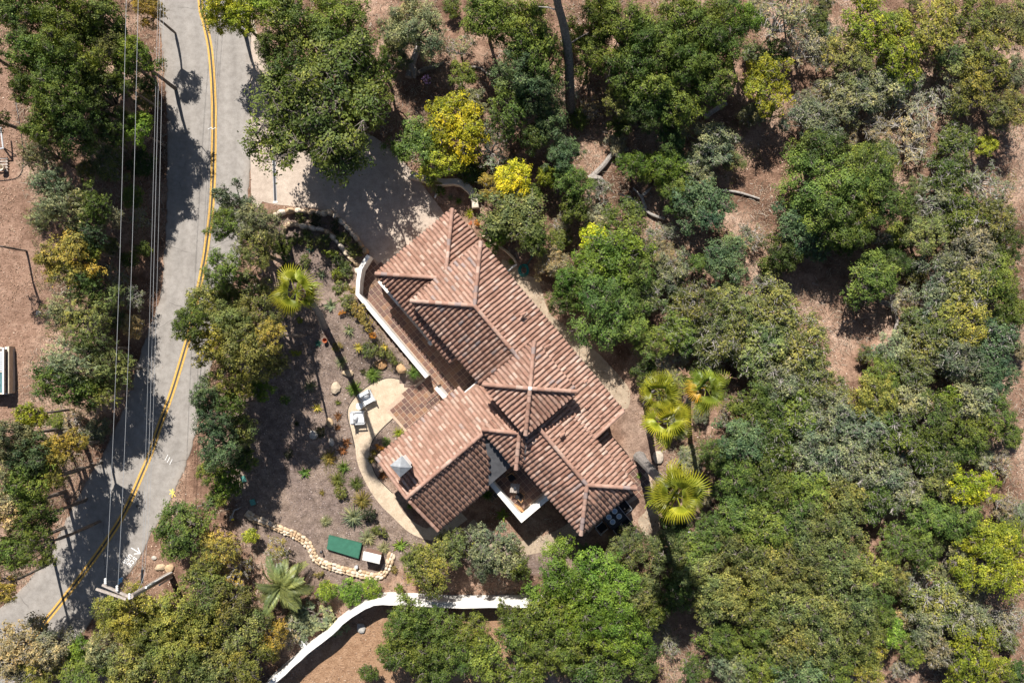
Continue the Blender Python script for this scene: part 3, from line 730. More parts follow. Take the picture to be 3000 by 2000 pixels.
# roof vents
for (px, py, z, k) in ((1527, 926, 4.2, 0), (1596, 1021, 3.9, 0), (1711, 1121, 3.75, 1), (1716, 1195, 4.1, 2), (1757, 1224, 3.95, 1), (1642, 1278, 4.9, 0)):
    c = P(px, py, z); b = MB(); L_ = (.34, .26, .38)[k]
    Rm = Matrix.Translation(c) @ Matrix.Rotation(HRZ + 1.57, 4, 'Z')
    n_ = 7
    vs = [Rm @ Vector((x, math.cos(math.pi * j / 6) * r0, math.sin(math.pi * j / 6) * r0 * 1.1)) for x, r0 in ((0, .13), (L_, .07)) for j in range(7)]
    b.add(vs, [(j, j + 1, 8 + j, 7 + j) for j in range(6)], .42)
    b.tube([Rm @ Vector((.12, 0, .0)), Rm @ Vector((.12, 0, .26))], .03, 6, .2)
    b.build('roof_vent', M['tile'], house)
# chimney
ch = MB().box((0, 0, 0), (.62, .62, 1.75)).build('chimney', M['stucco'], house, Matrix.Translation(H(6.85, -11.42, 4.15)) @ Matrix.Rotation(HRZ, 4, 'Z'))
cm = Matrix.Translation(H(6.85, -11.42, 5.0)) @ Matrix.Rotation(HRZ, 4, 'Z')
MB().box((0, 0, .04), (.84, .84, .08)).build('chimney_shelf', M['stucco_cap'], ch, cm)
b = MB()
for sx, sy in ((1, 1), (1, -1), (-1, 1), (-1, -1)): b.box((sx * .33, sy * .33, .16), (.05, .05, .16))
b.build('cap_post', M['zinc'], ch, cm)
b = MB(); s = .43; b.add([(-s, -s, .24), (s, -s, .24), (s, s, .24), (-s, s, .24), (0, 0, .52), (-s, -s, .2), (s, -s, .2), (s, s, .2), (-s, s, .2)],
                       [(0, 1, 4), (1, 2, 4), (2, 3, 4), (3, 0, 4), (8, 7, 6, 5), (5, 6, 1, 0), (6, 7, 2, 1), (7, 8, 3, 2), (8, 5, 0, 3)])
b.build('chimney_cap', M['zinc'], ch, cm)
# balcony
bu0, bu1, bv0, bv1, bw = 10.83, 14.05, -8.75, -6.2, .27
def parapet(poly): MB().prism([H2(*p) for p in poly], 0, 2.2).build('balcony_wall', M['stucco_cap'], house)
parapet([(bu0, bv0), (bu1, bv0), (bu1, bv0 + bw), (bu0, bv0 + bw)])
parapet([(bu0, bv0 + bw + .002), (bu0 + bw, bv0 + bw + .002), (bu0 + bw, -7.0), (bu0, -7.0)])
parapet([(bu1 - bw, bv0 + bw + .002), (bu1, bv0 + bw + .002), (bu1, -6.1), (bu1 - bw, -6.1)])
bf = MB().prism([H2(*p) for p in rect(bu0 + .1, bu1 - .1, bv0 + .1, -5.9)], .3, 1.2).build('balcony_floor', M['grout'], house)
BZ = 1.2
lay_floor(bf, rect(bu0 + bw, bu1 - bw, bv0 + bw, -6.0), BZ + .004, .32, FT, bu0 + bw, bv0 + bw, dark=.75)
# parapet strip under the garage eave
sw = empty('arcade_wall', H(0, -6.1, 0), HRZ); setp(sw, 'low narrow wall under the front eave of the garage, white at both ends', 'wall')
def sbox(u0, u1, v0, v1, z1, mat, nm): MB().prism([H2(*p) for p in rect(u0, u1, v0, v1)], 0, z1).build(nm, M[mat], sw)
sbox(-2.42, -.5, -6.18, -5.98, 1.0, 'stucco_cap', 'white_section'); sbox(-.498, 2.3, -6.17, -5.96, .92, 'stucco_tan', 'tan_section'); sbox(2.302, 2.55, -6.24, -5.94, 1.05, 'stucco_cap', 'end_pier')
# entry stub wall with iron gate
st = empty('entry_wall', H(5.1, -7.5), HRZ); setp(st, 'short white entry wall with a thin iron gate beside the patio', 'wall')
MB().prism([H2(*p) for p in rect(4.7, 5.55, -7.62, -7.38)], 0, 1.8).build('wall_section', M['stucco_cap'], st)
b = MB()
for v in (-7.9, -8.2, -8.5): b.tube([H(5.1, v, 0), H(5.1, v, 1.5)], .015, 4)
b.tube([H(5.1, -7.6, 1.4), H(5.1, -8.6, 1.4)], .018, 4); b.tube([H(5.1, -7.6, .3), H(5.1, -8.6, .3)], .018, 4); b.tube([H(4.72, -7.35, 0), H(4.72, -7.35, 1.9)], .03, 6); b.tube([H(4.72, -7.35, 1.88), H(4.1, -7.35, 1.88)], .02, 6)
b.build('iron_gate', M['dark_metal'], st)

# ------------------------------------------------------------------ walls
def wall_run(name, pts, h, w, mat, label, cat='wall', zf=None, seg='wall_section', capmat=None, wav=0.0, group=None):
    root = empty(name, (*pts[len(pts) // 2], 0)); setp(root, label, cat, group)
    P_ = [Vector(p) for p in pts]; b = MB(); vs, fs = [], []; n = len(P_)
    for i, p in enumerate(P_):
        t = (P_[min(i + 1, n - 1)] - P_[max(i - 1, 0)]).normalized(); nn = Vector((-t.y, t.x))
        z0 = (gz1(p.x, p.y) if zf is None else zf) - .15; z1 = z0 + .15 + h + wav * math.sin(i * .9)
        ww = w * (1 + random.uniform(-.12, .12) * (wav > 0))
        for s, zz in ((1, z0), (1, z1 - .04), (.8, z1), (-.8, z1), (-1, z1 - .04), (-1, z0)): vs.append((*(p + nn * ww / 2 * s), zz))
    for i in range(n - 1):
        for k in range(6): fs.append((i * 6 + k, (i + 1) * 6 + k, (i + 1) * 6 + (k + 1) % 6, i * 6 + (k + 1) % 6))
    fs += [tuple(range(6)), tuple(range((n - 1) * 6, n * 6))[::-1]]
    b.add(vs, fs); b.build(seg, mat, root); return root
TW = [P2(1080, 748, 1.2), P2(1067, 768, 1.2), P2(1055, 788, 1.2), P2(1049, 824, 1.2), P2(1047, 862, 1.2)]
wall_run('terrace_wall', TW + [P2(1047 + (1250 - 1047) * k / 10, 862 + (1104 - 862) * k / 10, 1.2) for k in range(1, 11)], 1.2, .26, M['stucco_cap'], 'white stucco wall along the front edge of the tiled terrace', zf=0)
BW = smooth_path([(800, 1984), (850, 1941), (914, 1884), (968, 1842), (1012, 1802), (1054, 1770), (1093, 1749), (1132, 1742), (1200, 1744), (1290, 1750), (1400, 1750), (1500, 1750), (1640, 1750), (1860, 1750)], 3)
wall_run('boundary_wall', [P2(*p) for p in BW], 1.45, .36, M['stucco_cap'], 'long bending white stucco wall below the garden', wav=.05)
NEW_ = smooth_path([(1205, 515), (1262, 533), (1300, 538), (1342, 537), (1374, 556), (1390, 585), (1394, 612)], 4)
wall_run('curved_wall', [P2(*p) for p in NEW_], .55, .42, M['stucco_tan'], 'low curved plaster wall between the yellow bushes and the garage', wav=.04)
wall_run('bed_edging', [P2(*p) for p in smooth_path([(1414, 690), (1445, 712), (1478, 733), (1504, 757), (1512, 772)], 4)], .3, .13, M['stone'], 'thin stone kerb of the bed behind the garage', 'kerb', wav=.03)
wall_run('bed_edging', [P2(*p) for p in ((1514, 775), (1500, 784), (1484, 798))], .2, .1, M['stucco_cap'], 'short white kerb meeting the main eave near the hose', 'kerb', wav=.02)

_stn = []
def stone_mesh(seed):
    r = random.Random(seed); import bmesh
    bm = bmesh.new(); bmesh.ops.create_icosphere(bm, subdivisions=2, radius=1)
    pl = [(Vector((r.gauss(0, 1), r.gauss(0, 1), r.gauss(0, .8))).normalized(), r.uniform(.68, .92)) for _ in range(9)]
    for v in bm.verts:
        for n_, d in pl:
            e = v.co.dot(n_)
            if e > d: v.co -= n_ * (e - d) * .85
        v.co += Vector((r.gauss(0, .02), r.gauss(0, .02), r.gauss(0, .02)))
    return bm
def stones(n, mat, name):
    out = []
    for i in range(n):
        bm = stone_mesh(i * 7 + len(name)); me = bpy.data.meshes.new(name); bm.to_mesh(me); bm.free()
        a = me.attributes.new('rnd', 'FLOAT', 'POINT'); a.data.foreach_set('value', np.full(len(me.vertices), (i + .5) / n, np.float32))
        me.materials.append(mat); out.append(me)
    return out
SM = stones(10, M['stone'], 'stone'); BM_ = stones(8, M['boulder'], 'boulder')
def stone_wall(name, pts, label, size, rows, gap=1.0, h=.3, rowd=.2):
    pts = [Vector(P2(*p)) for p in smooth_path(pts, 8)]
    root = empty(name, (*pts[len(pts) // 2], 0)); setp(root, label, 'stone wall')
    dist = [0]
    for a, c in zip(pts[:-1], pts[1:]): dist.append(dist[-1] + (c - a).length)
    Lt = dist[-1]; da = np.array(dist); xa = np.array([p.x for p in pts]); ya = np.array([p.y for p in pts])
    if rows > 1:
        mo = strip('mortar', pts, rows * rowd * .95, .07, M['stucco_tan'], root)
    for r_ in range(rows):
        s = random.uniform(0, .1)
        off = (r_ - (rows - 1) / 2) * rowd
        while s < Lt:
            L_ = size * random.uniform(.75, 1.45)
            x, y = np.interp(s + L_ / 2, da, xa), np.interp(s + L_ / 2, da, ya); x2, y2 = np.interp(s + L_ / 2 + .1, da, xa), np.interp(s + L_ / 2 + .1, da, ya)
            an = math.atan2(y2 - y, x2 - x) if s + L_ / 2 + .1 < Lt else an
            nx_, ny_ = -math.sin(an), math.cos(an); o_ = off + random.uniform(-.03, .03)
            hh = h * random.uniform(.75, 1.2) * (1 - .25 * abs(r_ - (rows - 1) / 2))
            Mx = Matrix.Translation((x + nx_ * o_, y + ny_ * o_, hh * .35 + gz1(x, y))) @ Matrix.Rotation(an + random.uniform(-.2, .2), 4, 'Z') @ Matrix.Diagonal((L_ * .58, rowd * random.uniform(.62, .85) if rows > 1 else size * random.uniform(.36, .5), hh * .75, 1))
            obj('stone', random.choice(SM), root, Mx)
            s += L_ * gap
SAND2 = [(1893, 1405), (1912, 1420), (1926, 1480), (1934, 1560), (1915, 1585), (1885, 1560), (1868, 1520), (1895, 1490)]
sheet('sand_patch', [P2(*p) for p in jag(SAND2 + [SAND2[0]], 1.5, 3)[:-1]], .009, M['sand_shade_tone'], 'sand patch between the dining patio and the big palm')
stone_wall('stone_wall', [(798, 641), (818, 629), (859, 619), (917, 622), (945, 627), (969, 626), (1001, 648), (1018, 669), (1038, 689), (1052, 709), (1076, 742)], 'upper row of rough stones between the driveway and the shrub bed', .46, 1, gap=.9, h=.5)
stone_wall('stone_wall', [(831, 680), (838, 666), (859, 658), (896, 664), (940, 674), (963, 683), (980, 697), (1000, 720), (1012, 738), (1027, 757), (1047, 779), (1050, 800)], 'inner curved row of cream stones edging the cactus garden', .42, 1, gap=.88, h=.46)
stone_wall('stone_wall', [(722, 1500), (746, 1517), (783, 1532), (828, 1551), (865, 1566), (898, 1588), (913, 1610), (928, 1636), (962, 1655), (1006, 1668), (1047, 1677), (1084, 1686), (1114, 1685), (1133, 1662), (1148, 1625)], 'long winding low wall of cream stones at the foot of the garden', .26, 3, gap=.86, h=.26, rowd=.155)
b = None
#@@OBJECTS
# ------------------------------------------------------------------ small built things
def chair_lounge(px, py, rz, label):
    c = G(px, py); root = empty('lounge_chair', c, rz); setp(root, label, 'armchair', 'grey armchairs on the sand circle'); W = WM[root.name]
    b = MB()
    for sx in (-.36, .36):
        for sy in (-.34, .34): b.box((sx, sy, .22), (.06, .06, .44))
    b.build('leg', M['grey_frame'], root, M=W) if False else None
    for sx in (-.36, .36):
        for sy in (-.34, .34): MB().box((sx, sy, .2), (.06, .06, .4)).build('leg', M['grey_frame'], root, M=W)
    for sy in (-.38, .38):
        MB().box((0, sy, .56), (.78, .08, .05)).build('armrest', M['grey_frame'], root, M=W)
        MB().box((.34, sy, .47), (.05, .05, .16)).build('arm_post', M['grey_frame'], root, M=W)
    MB().box((0, 0, .30), (.74, .70, .06)).build('seat_frame', M['grey_frame'], root, M=W)
    MB().box((.03, 0, .40), (.62, .62, .14)).build('seat_cushion', M['cushion'], root, M=W)
    Wb = W @ Matrix.Translation((-.34, 0, .58)) @ Matrix.Rotation(-.25, 4, 'Y')
    MB().box((0, 0, 0), (.06, .74, .5)).build('backrest', M['grey_frame'], root, M=Wb)
    MB().box((.10, 0, .03), (.14, .62, .40)).build('back_cushion', M['cushion'], root, M=Wb)
    b = MB(); b.lathe([(0, -.07), (.16, -.05), (.2, 0), (.16, .05), (0, .07)], (0, 0, 0), 10)
    b.build('pillow', M['cushion'], root, M=Wb @ Matrix.Translation((.24, .03, -.02)) @ Matrix.Rotation(1.2, 4, 'Y'), smooth=True)
chair_lounge(1079, 1164, R_(-62), 'grey armchair with white cushions next to the planting, above the round table')
chair_lounge(1053, 1221, R_(3), 'grey armchair with white cushions below the round table')
c = G(1057, 1188); root = empty('side_table', c); setp(root, 'small round white side table between the two armchairs', 'table'); W = WM[root.name]
MB().lathe([(.20, .0), (.215, .02), (.215, .04), (.2, .05)], (0, 0, .42), 24).build('table_top', M['white'], root, M=W); MB().lathe([(.16, 0), (.09, .1), (.09, .36), (.14, .42)], (0, 0, 0), 16).build('base', M['white'], root, M=W)

# dining set
def dining_chair(px, py, rz, label):
    c = P(px, py, .45); root = empty('dining_chair', (c.x, c.y, .03), rz); setp(root, label, 'chair', 'black patio dining chairs'); W = WM[root.name]
    for sx in (-.26, .26):
        for sy in (-.27, .27): MB().tube([(sx, sy, 0), (sx, sy, .66 if sx > 0 else .95)], .018, 6).build('leg', M['steel'], root, M=W)
    for sy in (-.27, .27): MB().tube([(-.28, sy, .68), (.27, sy, .66)], .022, 6).build('armrest', M['steel'], root, M=W)
    MB().box((0, 0, .44), (.5, .5, .05)).build('seat', M['black'], root, M=W)
    MB().box((-.28, 0, .72), (.03, .5, .42)).build('backrest', M['black'], root, M=W @ Matrix.Rotation(-.06, 4, 'Y'))
    MB().tube([(-.31, -.27, .95), (-.31, .27, .95)], .02, 6).build('top_rail', M['steel'], root, M=W)
tb = P(1799, 1513, .75); root = empty('dining_table', (tb.x, tb.y, .03), HRZ); setp(root, 'square dark dining table set with four blue plates at the hipped end', 'table'); W = WM[root.name]
for k in range(9): MB().box((-.52 + k * .13, 0, .72), (.118, 1.18, .035)).build('slat', M['dark_metal'], root, M=W)
for sx in (-.5, .5):
    for sy in (-.5, .5): MB().box((sx, sy, .35), (.06, .06, .70)).build('leg', M['dark_metal'], root, M=W)
for i, (x, y, n) in enumerate(((1801, 1497, 'nearest the top of'), (1784, 1514, 'on the house side of'), (1814, 1512, 'on the palm side of'), (1795, 1528, 'nearest the bottom of'))):
    c = P(x, y, .8); o = empty('plate', (c.x, c.y, .770)); setp(o, f'round blue plate with pale rim, {n} the dining table', 'plate', 'plates on the dining table'); W2 = WM[o.name]
    MB().lathe([(.09, 0), (.165, .012), (.17, .016), (.12, .012), (.1, .010)], (0, 0, 0), 24).build('rim', M['plate_rim'], o, M=W2)
    MB().lathe([(.12, .013), (.12, .018)], (0, 0, 0), 20).build('inner_plate', M['plate'], o, M=W2)
b = MB(); c = P(1800, 1513, .8); b.lathe([(.06, 0), (.06, .05), (.045, .06), (.045, .02)], (c.x, c.y, .770), 14); setp(b.build('bowl', M['dark_metal']), 'small dark bowl in the middle of the dining table', 'bowl')
dining_chair(1829, 1482, HRZ + R_(178) + math.pi / 2 * 0, 'black dining chair beside the terracotta tiles, farthest from the balcony')
dining_chair(1830, 1524, HRZ + math.pi, 'black dining chair nearest the big palm')
dining_chair(1808, 1545, HRZ + math.pi * .98, 'black dining chair at the bottom side of the dining table')
dining_chair(1762, 1543, HRZ + math.pi / 2, 'black dining chair closest to the lower hip corner of the roof')
# balcony furniture
c = P(1508, 1429, BZ + .6); root = empty('bistro_table', (c.x, c.y, BZ + .03), R_(-5)); setp(root, 'small square wooden table on the balcony', 'table'); W = WM[root.name]
for k in range(5): MB().box((-.22 + k * .11, 0, .6), (.1, .54, .03)).build('slat', M['grey_wood'], root, M=W)
for sx in (-.2, .2):
    for sy in (-.2, .2): MB().box((sx, sy, .29), (.04, .04, .58)).build('leg', M['grey_wood'], root, M=W)
b = MB(); b.lathe([(.07, 0), (.09, .03), (.085, .035), (.05, .012)], (c.x, c.y, BZ + .647), 14); setp(b.build('ashtray', M['steel']), 'round metal dish on the balcony table', 'dish')
def bistro(px, py, rz, label):
    c = P(px, py, BZ + .45); root = empty('folding_chair', (c.x, c.y, BZ + .03), rz); setp(root, label, 'chair', 'folding chairs on the balcony'); W = WM[root.name]
    MB().box((0, 0, .45), (.42, .42, .03)).build('seat', M['black'], root, M=W)
    for sy in (-.2, .2):
        MB().tube([(-.26, sy, .85), (.2, sy, 0)], .017, 5).build('leg', M['wood'], root, M=W); MB().tube([(.22, sy, .46), (-.25, sy, 0)], .017, 5).build('leg', M['wood'], root, M=W)
    MB().box((-.25, 0, .75), (.03, .42, .2)).build('backrest', M['wood'], root, M=W)
bistro(1498, 1398, HRZ - R_(8), 'black folding chair on the balcony, on the tower side of the wooden table'); bistro(1522, 1453, HRZ + R_(195), 'black seated folding chair with wooden frame on the lower side of the balcony table')
c = P(1523, 1490, BZ + .2); root = empty('folded_umbrella', (c.x, c.y, BZ + .06)); setp(root, 'folded tan parasol lying in the lower corner of the balcony', 'parasol')
MB().lathe([(.02, -.5), (.09, -.35), (.12, .1), (.03, .45)], (0, 0, 0), 10).build('canopy', M['wood'], root, M=Matrix.Translation((c.x, c.y, BZ + .15)) @ Matrix.Rotation(HRZ + .25, 4, 'Z') @ Matrix.Rotation(math.pi / 2, 4, 'Y'))
MB().tube([(-.8, 0, 0), (-.4, 0, 0)], .02, 6).build('pole', M['grey_wood'], root, M=Matrix.Translation((c.x, c.y, BZ + .15)) @ Matrix.Rotation(HRZ + .25, 4, 'Z'))

# green cover panel, roofed utility box, round post
gp = [P2(*p, .25) for p in ((963, 1568), (1060, 1592), (1050, 1636), (957, 1608))]
root = empty('utility_hatch', (*gp[0], 0)); setp(root, 'large flat green utility lid lying inside the stone wall', 'lid')
MB().prism(gp, .02, .24).build('cover', M['green_paint'], root)
cx = sum(p[0] for p in gp) / 4; cy = sum(p[1] for p in gp) / 4
MB().prism([(cx + (p[0] - cx) * .97, cy + (p[1] - cy) * .94) for p in gp], .24, .262).build('raised_panel', M['green_paint'], root)
tb_ = [P2(*p, .9) for p in ((1066, 1614), (1117, 1626), (1112, 1651), (1061, 1639))]
root = empty('utility_cabinet', (*tb_[0], 0)); setp(root, 'white roofed utility cabinet with brown side beside the green lid', 'cabinet')
cx = sum(p[0] for p in tb_) / 4; cy = sum(p[1] for p in tb_) / 4
MB().prism([(cx + (p[0] - cx) * .93, cy + (p[1] - cy) * .9) for p in tb_], 0, .86).build('body', M['brick_red'], root)
MB().prism(tb_, .86, .92).build('top', M['stucco_cap'], root)
m1 = ((tb_[0][0] + tb_[3][0]) / 2, (tb_[0][1] + tb_[3][1]) / 2); m2 = ((tb_[1][0] + tb_[2][0]) / 2, (tb_[1][1] + tb_[2][1]) / 2)
MB().add([(*tb_[0], .922), (*tb_[1], .922), (*m2, 1.0), (*m1, 1.0), (*tb_[2], .922), (*tb_[3], .922)], [(0, 3, 2, 1), (3, 5, 4, 2), (0, 5, 3), (1, 2, 4)]).build('ridge_top', M['stucco_cap'], root)
c = G(1047, 1656); root = empty('pipe_vent', c); setp(root, 'round pale capped vent pipe by the utility cabinet', 'vent pipe'); MB().lathe([(.07, 0), (.07, .35)], c, 12).build('pipe', M['zinc'], root); MB().lathe([(.115, .34), (.12, .36), (.10, .42), (0, .44)], c, 16).build('cap', M['alu'], root)
c = G(945, 1612); root = empty('path_light', c); setp(root, 'small dark bollard light between the green lid and the stone wall', 'light'); MB().lathe([(.03, 0), (.03, .4)], c, 8).build('post', M['dark_metal'], root); MB().lathe([(.08, .38), (.08, .42), (0, .46)], c, 12).build('hood', M['dark_metal'], root)
for (x, y, l) in ((741, 1470, 'small teal irrigation cover above the stone wall end'), (714, 1402, 'small teal irrigation cover in the shade of the shrubs')):
    c = G(x, y); root = empty('irrigation_cover', c); setp(root, l, 'cover', 'irrigation covers'); MB().box((c.x, c.y, c.z + .05), (.3, .36, .1), .3).build('box_rim', M['teal_plastic'], root); MB().box((c.x, c.y, c.z + .108), (.25, .31, .012), .3).build('lid', M['teal_plastic'], root)
# backflow preventer
c = G(690, 1510); root = empty('backflow_valve', c); setp(root, 'grey metal water valve with yellow tag at the end of the stone wall', 'valve')
MB().tube([c + Vector((-.2, -.2, 0)), c + Vector((-.2, -.2, .45)), c + Vector((0, .2, .5)), c + Vector((.1, .45, .5)), c + Vector((.32, .52, .48)), c + Vector((.32, .52, 0))], .045, 8).build('pipe', M['zinc'], root)
MB().lathe([(.1, .44), (.12, .5), (.08, .58)], c + Vector((-.08, 0, 0)), 12).build('valve_body', M['zinc'], root); MB().box(c + Vector((.03, -.1, .6)), (.14, .1, .02), .2).build('tag', M['yellow_paint'], root)
# hose
c = G(1534, 791); root = empty('garden_hose', c); setp(root, 'coiled teal garden hose on the side path behind the house', 'hose')
for k in range(6):
    r0 = .30 - .035 * (k % 4); dx, dy = random.uniform(-.04, .04), random.uniform(-.04, .04)
    MB().tube([c + Vector((dx + r0 * math.cos(a), dy + r0 * 1.2 * math.sin(a), .03 + k * .03 + .02 * math.sin(3 * a))) for a in np.linspace(0, 6.2832, 25)], .019, 6, cap=False).build('coil', M['teal_hose'], root)
MB().tube([G(*p, .03) for p in smooth_path([(1540, 780), (1551, 765), (1560, 748), (1572, 730)], 4)], .018, 6).build('loose_end', M['teal_hose'], root)
# white downpipe by garage
pts = smooth_path([(1255, 530), (1272, 545), (1280, 562), (1274, 580)], 4); o = MB().tube([G(*p, .06) for p in pts], .06, 8).build('drain_pipe', M['white']); setp(o, 'bent white plastic drain pipe beside the driveway corner', 'pipe')
# blue tarp
c = G(2128, 1742); n = 9; vs = []
for i in range(n):
    for j in range(7): vs.append((c.x + (i - 4) * .125 + .03 * math.sin(j * 2.1), c.y + (j - 3) * .085 + .03 * math.sin(i * 1.7), c.z + 1.3 + .05 * math.sin(i * 1.9 + j) + .05 * math.cos(j * 2.3)))
tp = MB().add(vs, [(i * 7 + j, (i + 1) * 7 + j, (i + 1) * 7 + j + 1, i * 7 + j + 1) for i in range(n - 1) for j in range(6)])
root = empty('tarp_stack', c); setp(root, 'crumpled bright blue tarpaulin over a crate at the wooded end of the white wall', 'tarpaulin'); tp.build('tarpaulin', M['blue_tarp'], root, smooth=True); MB().box((c.x, c.y, c.z + .6), (.8, .45, 1.2)).build('crate', M['grey_wood'], root)
# concrete rings, white scrap
for (x, y, l) in ((875, 1826, 'white planter ring lying clear of the ivy'), (893, 1806, 'shaded planter ring half under the ivy')):
    c = G(x, y); o = MB().lathe([(.16, 0), (.235, .02), (.245, .22), (.19, .24), (.17, .1), (.15, .04)], c, 18).build('planter_ring', M['stucco_cap']); setp(o, l, 'planter', 'planter rings')
c = G(893, 1880); root = empty('broken_chair', c, .5); setp(root, 'broken white plastic chair lying beside the white wall', 'chair'); W = WM[root.name]
MB().box((0, 0, .18), (.42, .42, .04), 0).build('seat', M['white'], root, M=W @ Matrix.Rotation(.3, 4, 'X')); MB().box((-.3, .05, .2), (.1, .44, .5)).build('backrest', M['white'], root, M=W @ Matrix.Rotation(.8, 4, 'Y'))
for k, (x, y) in enumerate(((.2, .2), (-.2, .25), (.25, -.22), (-.15, -.25))): MB().tube([(x, y, .15), (x * 2.0, y * 1.6, .05)], .035, 6).build('leg', M['white'], root, M=W)

# boulders
def boulder(px, py, rx, ry, label, k, rz=0.0, name='boulder', hz=.6):
    c = G(px, py); s = .021; Mx = Matrix.Translation((c.x, c.y, c.z + min(rx, ry) * s * .3)) @ Matrix.Rotation(rz, 4, 'Z') @ Matrix.Diagonal((rx * s * 1.1, ry * s * 1.1, min(rx, ry) * s * hz, 1))
    o = obj(name, BM_[k], None, Mx); setp(o, label, 'boulder', 'garden boulders')
for a in ((1019, 1092, 17, 11, 'long tan boulder beside the palm shadow', 3, -.2), (1118, 1067, 18, 14, 'rust orange boulder nearer the palm of the pair by the terrace wall', 0, .1), (1178, 1079, 16, 15, 'rust orange boulder nearer the patio of the pair by the terrace wall', 1, .4),
          (984, 1136, 14, 18, 'tall grey-cream boulder left of the grassy shrub by the sand circle', 4, -.2), (966, 1236, 10, 15, 'narrow tan boulder at the shade edge below the sand circle', 2, .3), (919, 1272, 13, 13, 'round grey boulder in the tree shade', 7, 0),
          (972, 1294, 8, 12, 'small pale boulder in the tree shade', 6, .2), (1927, 1338, 16, 19, 'large cream boulder between the palm trunks', 5, .2), (1058, 1837, 12, 16, 'pale grey slab of rock in the shadow of the white wall', 7, .3), (1480, 1640, 18, 14, 'pale boulder under the shrub below the balcony', 4, .5),
          (1500, 1655, 12, 9, 'smaller pale boulder under the shrub below the balcony', 5, .2), (470, 1660, 16, 10, 'flat tan rock just above the utility pole foot', 3, .2), (497, 1662, 14, 12, 'square tan rock beside the utility pole foot', 2, .6), (452, 1633, 8, 6, 'small white rock near the painted arrow', 6, .1), (113, 917, 7, 7, 'small dark grey rock on the bare dirt', 7, .2)):
    boulder(*a)

# utility pole and wires
PB = G(497, 1682); PT = P(384, 1746, 6.5)
root = empty('utility_pole', PB); setp(root, 'leaning wooden utility pole with double crossarm and white conduits by the road', 'utility pole')
MB().tube([PB + Vector((0, 0, -.3)), PB.lerp(PT, .5), PT], [.17, .15, .125], 12).build('pole', M['grey_wood'], root)
for s, dz in ((.0, 0), (1.0, -.0)):
    a, c = P(388 - 18 * s, 1751 + 3 * s, 6.3), P(300 - 18 * s, 1712 + 12 * s, 6.3)
    d_ = (c - a).normalized(); MB().box((0, 0, 0), ((c - a).length, .11, .13)).build('crossarm', M['grey_wood'], root, M=Matrix.Translation((a + c) / 2) @ Matrix.Rotation(math.atan2(d_.y, d_.x), 4, 'Z'))
INS = [P(311, 1706, 6.4), P(345, 1727, 6.4), P(381, 1750, 6.45)]
for p in INS:
    for k in range(3): MB().lathe([(.03, 0), (.075, .02), (.075, .06), (.03, .085)], p + Vector((0, .1 * k, .04)), 10).build('insulator', M['insulator'], root)
MB().tube([PB + Vector((.15, .12, 0)), PB.lerp(PT, .3) + Vector((.18, .14, 0)), PB.lerp(PT, .72) + Vector((.16, .12, 0))], .06, 8).build('conduit', M['white'], root)
MB().tube([PB + Vector((.15, -.16, 0)), PB.lerp(PT, .35) + Vector((.12, -.2, 0))], .055, 8).build('conduit', M['white'], root)
MB().tube([P(322, 1701, 6.5), P(345, 1702, 6.8), P(378, 1720, 6.6)], .012, 4).build('jumper', M['dark_metal'], root)
MB().tube([P(350, 1722, 6.5), P(368, 1716, 6.7), P(380, 1728, 6.6)], .012, 4).build('jumper', M['dark_metal'], root)
ZL = 4.6
c0 = P(416, 1684, ZL); root2 = empty('splice_case', c0); setp(root2, 'dark cylindrical splice case hanging on the low wires beside the pole', 'splice case'); MB().tube([P(417, 1668, ZL - .1), P(416, 1706, ZL - .1)], .075, 10).build('case', M['dark_metal'], root2)
MB().tube([P(417, 1664, ZL - .05), P(417, 1669, ZL - .1)], .03, 8).build('clamp', M['steel'], root2)
def wire(pts, zs, r, label, mat='wire'):
    path = [P(x, y, z) for (x, y), z in zip(pts, zs)]; o = MB().tube(smooth_path([tuple(p) for p in path], 6), r, 5, cap=False).build('wire', M[mat]); setp(o, label, 'wire', 'overhead wires')
wire([(380, -300), (370, 0), (353, 700), (329, 1340), (311, 1702)], [7.2, 6.9, 6.4, 6.35, 6.55], .0095, 'leftmost high power wire over the trees')
wire([(414, -300), (405, 0), (388, 700), (364, 1340), (345, 1724)], [7.2, 6.9, 6.4, 6.35, 6.55], .0095, 'second high power wire from the left')
wire([(472, -300), (463, 0), (446, 650), (429, 1253), (416, 1668)], [5.4, 5.1, 4.6, 4.5, ZL], .008, 'first of the three low wires, nearest the trees')
wire([(479, -300), (470, 0), (454, 650), (437, 1300), (418, 1668)], [5.4, 5.1, 4.6, 4.5, ZL], .010, 'middle one of the three low wires beside the road')
wire([(489, -300), (480, 0), (465, 650), (444, 1350), (428, 1620), (420, 1690), (400, 1735)], [5.5, 5.2, 4.7, 4.6, ZL, ZL + .1, 5.4], .008, 'third of the three low wires, nearest the yellow line')

# left edge lot
c = G(20, 1085); root = empty('cold_frame', c); setp(root, 'white framed cold frame with teal glass panels at the left edge', 'cold frame')
def lotbox(x0, y0, x1, y1, z0, z1, mat, nm, r=root):
    a, q = P2(x0, y0, z1), P2(x1, y1, z1); zz = c.z; return MB().prism([(a[0], a[1]), (q[0], a[1]), (q[0], q[1]), (a[0], q[1])], zz + z0, zz + z1).build(nm, M[mat], r)
lotbox(-60, 1022, 34, 1150, 0, .85, 'grey_wood', 'body'); lotbox(6, 1030, 29, 1086, .85, .9, 'zinc', 'louvre_panel'); lotbox(6, 1089, 29, 1148, .85, .9, 'glass', 'glass_panel'); lotbox(-40, 1089, 4, 1148, .85, .9, 'glass', 'glass_panel')
for k in range(9): lotbox(6, 1031 + k * 6, 29, 1033.5 + k * 6, .901, .915, 'white', 'louvre')
for a in ((29.5, 1018, 34, 1152), (3.2, 1018, 5.6, 1152)): lotbox(*a, .852, .95, 'white', 'rail')
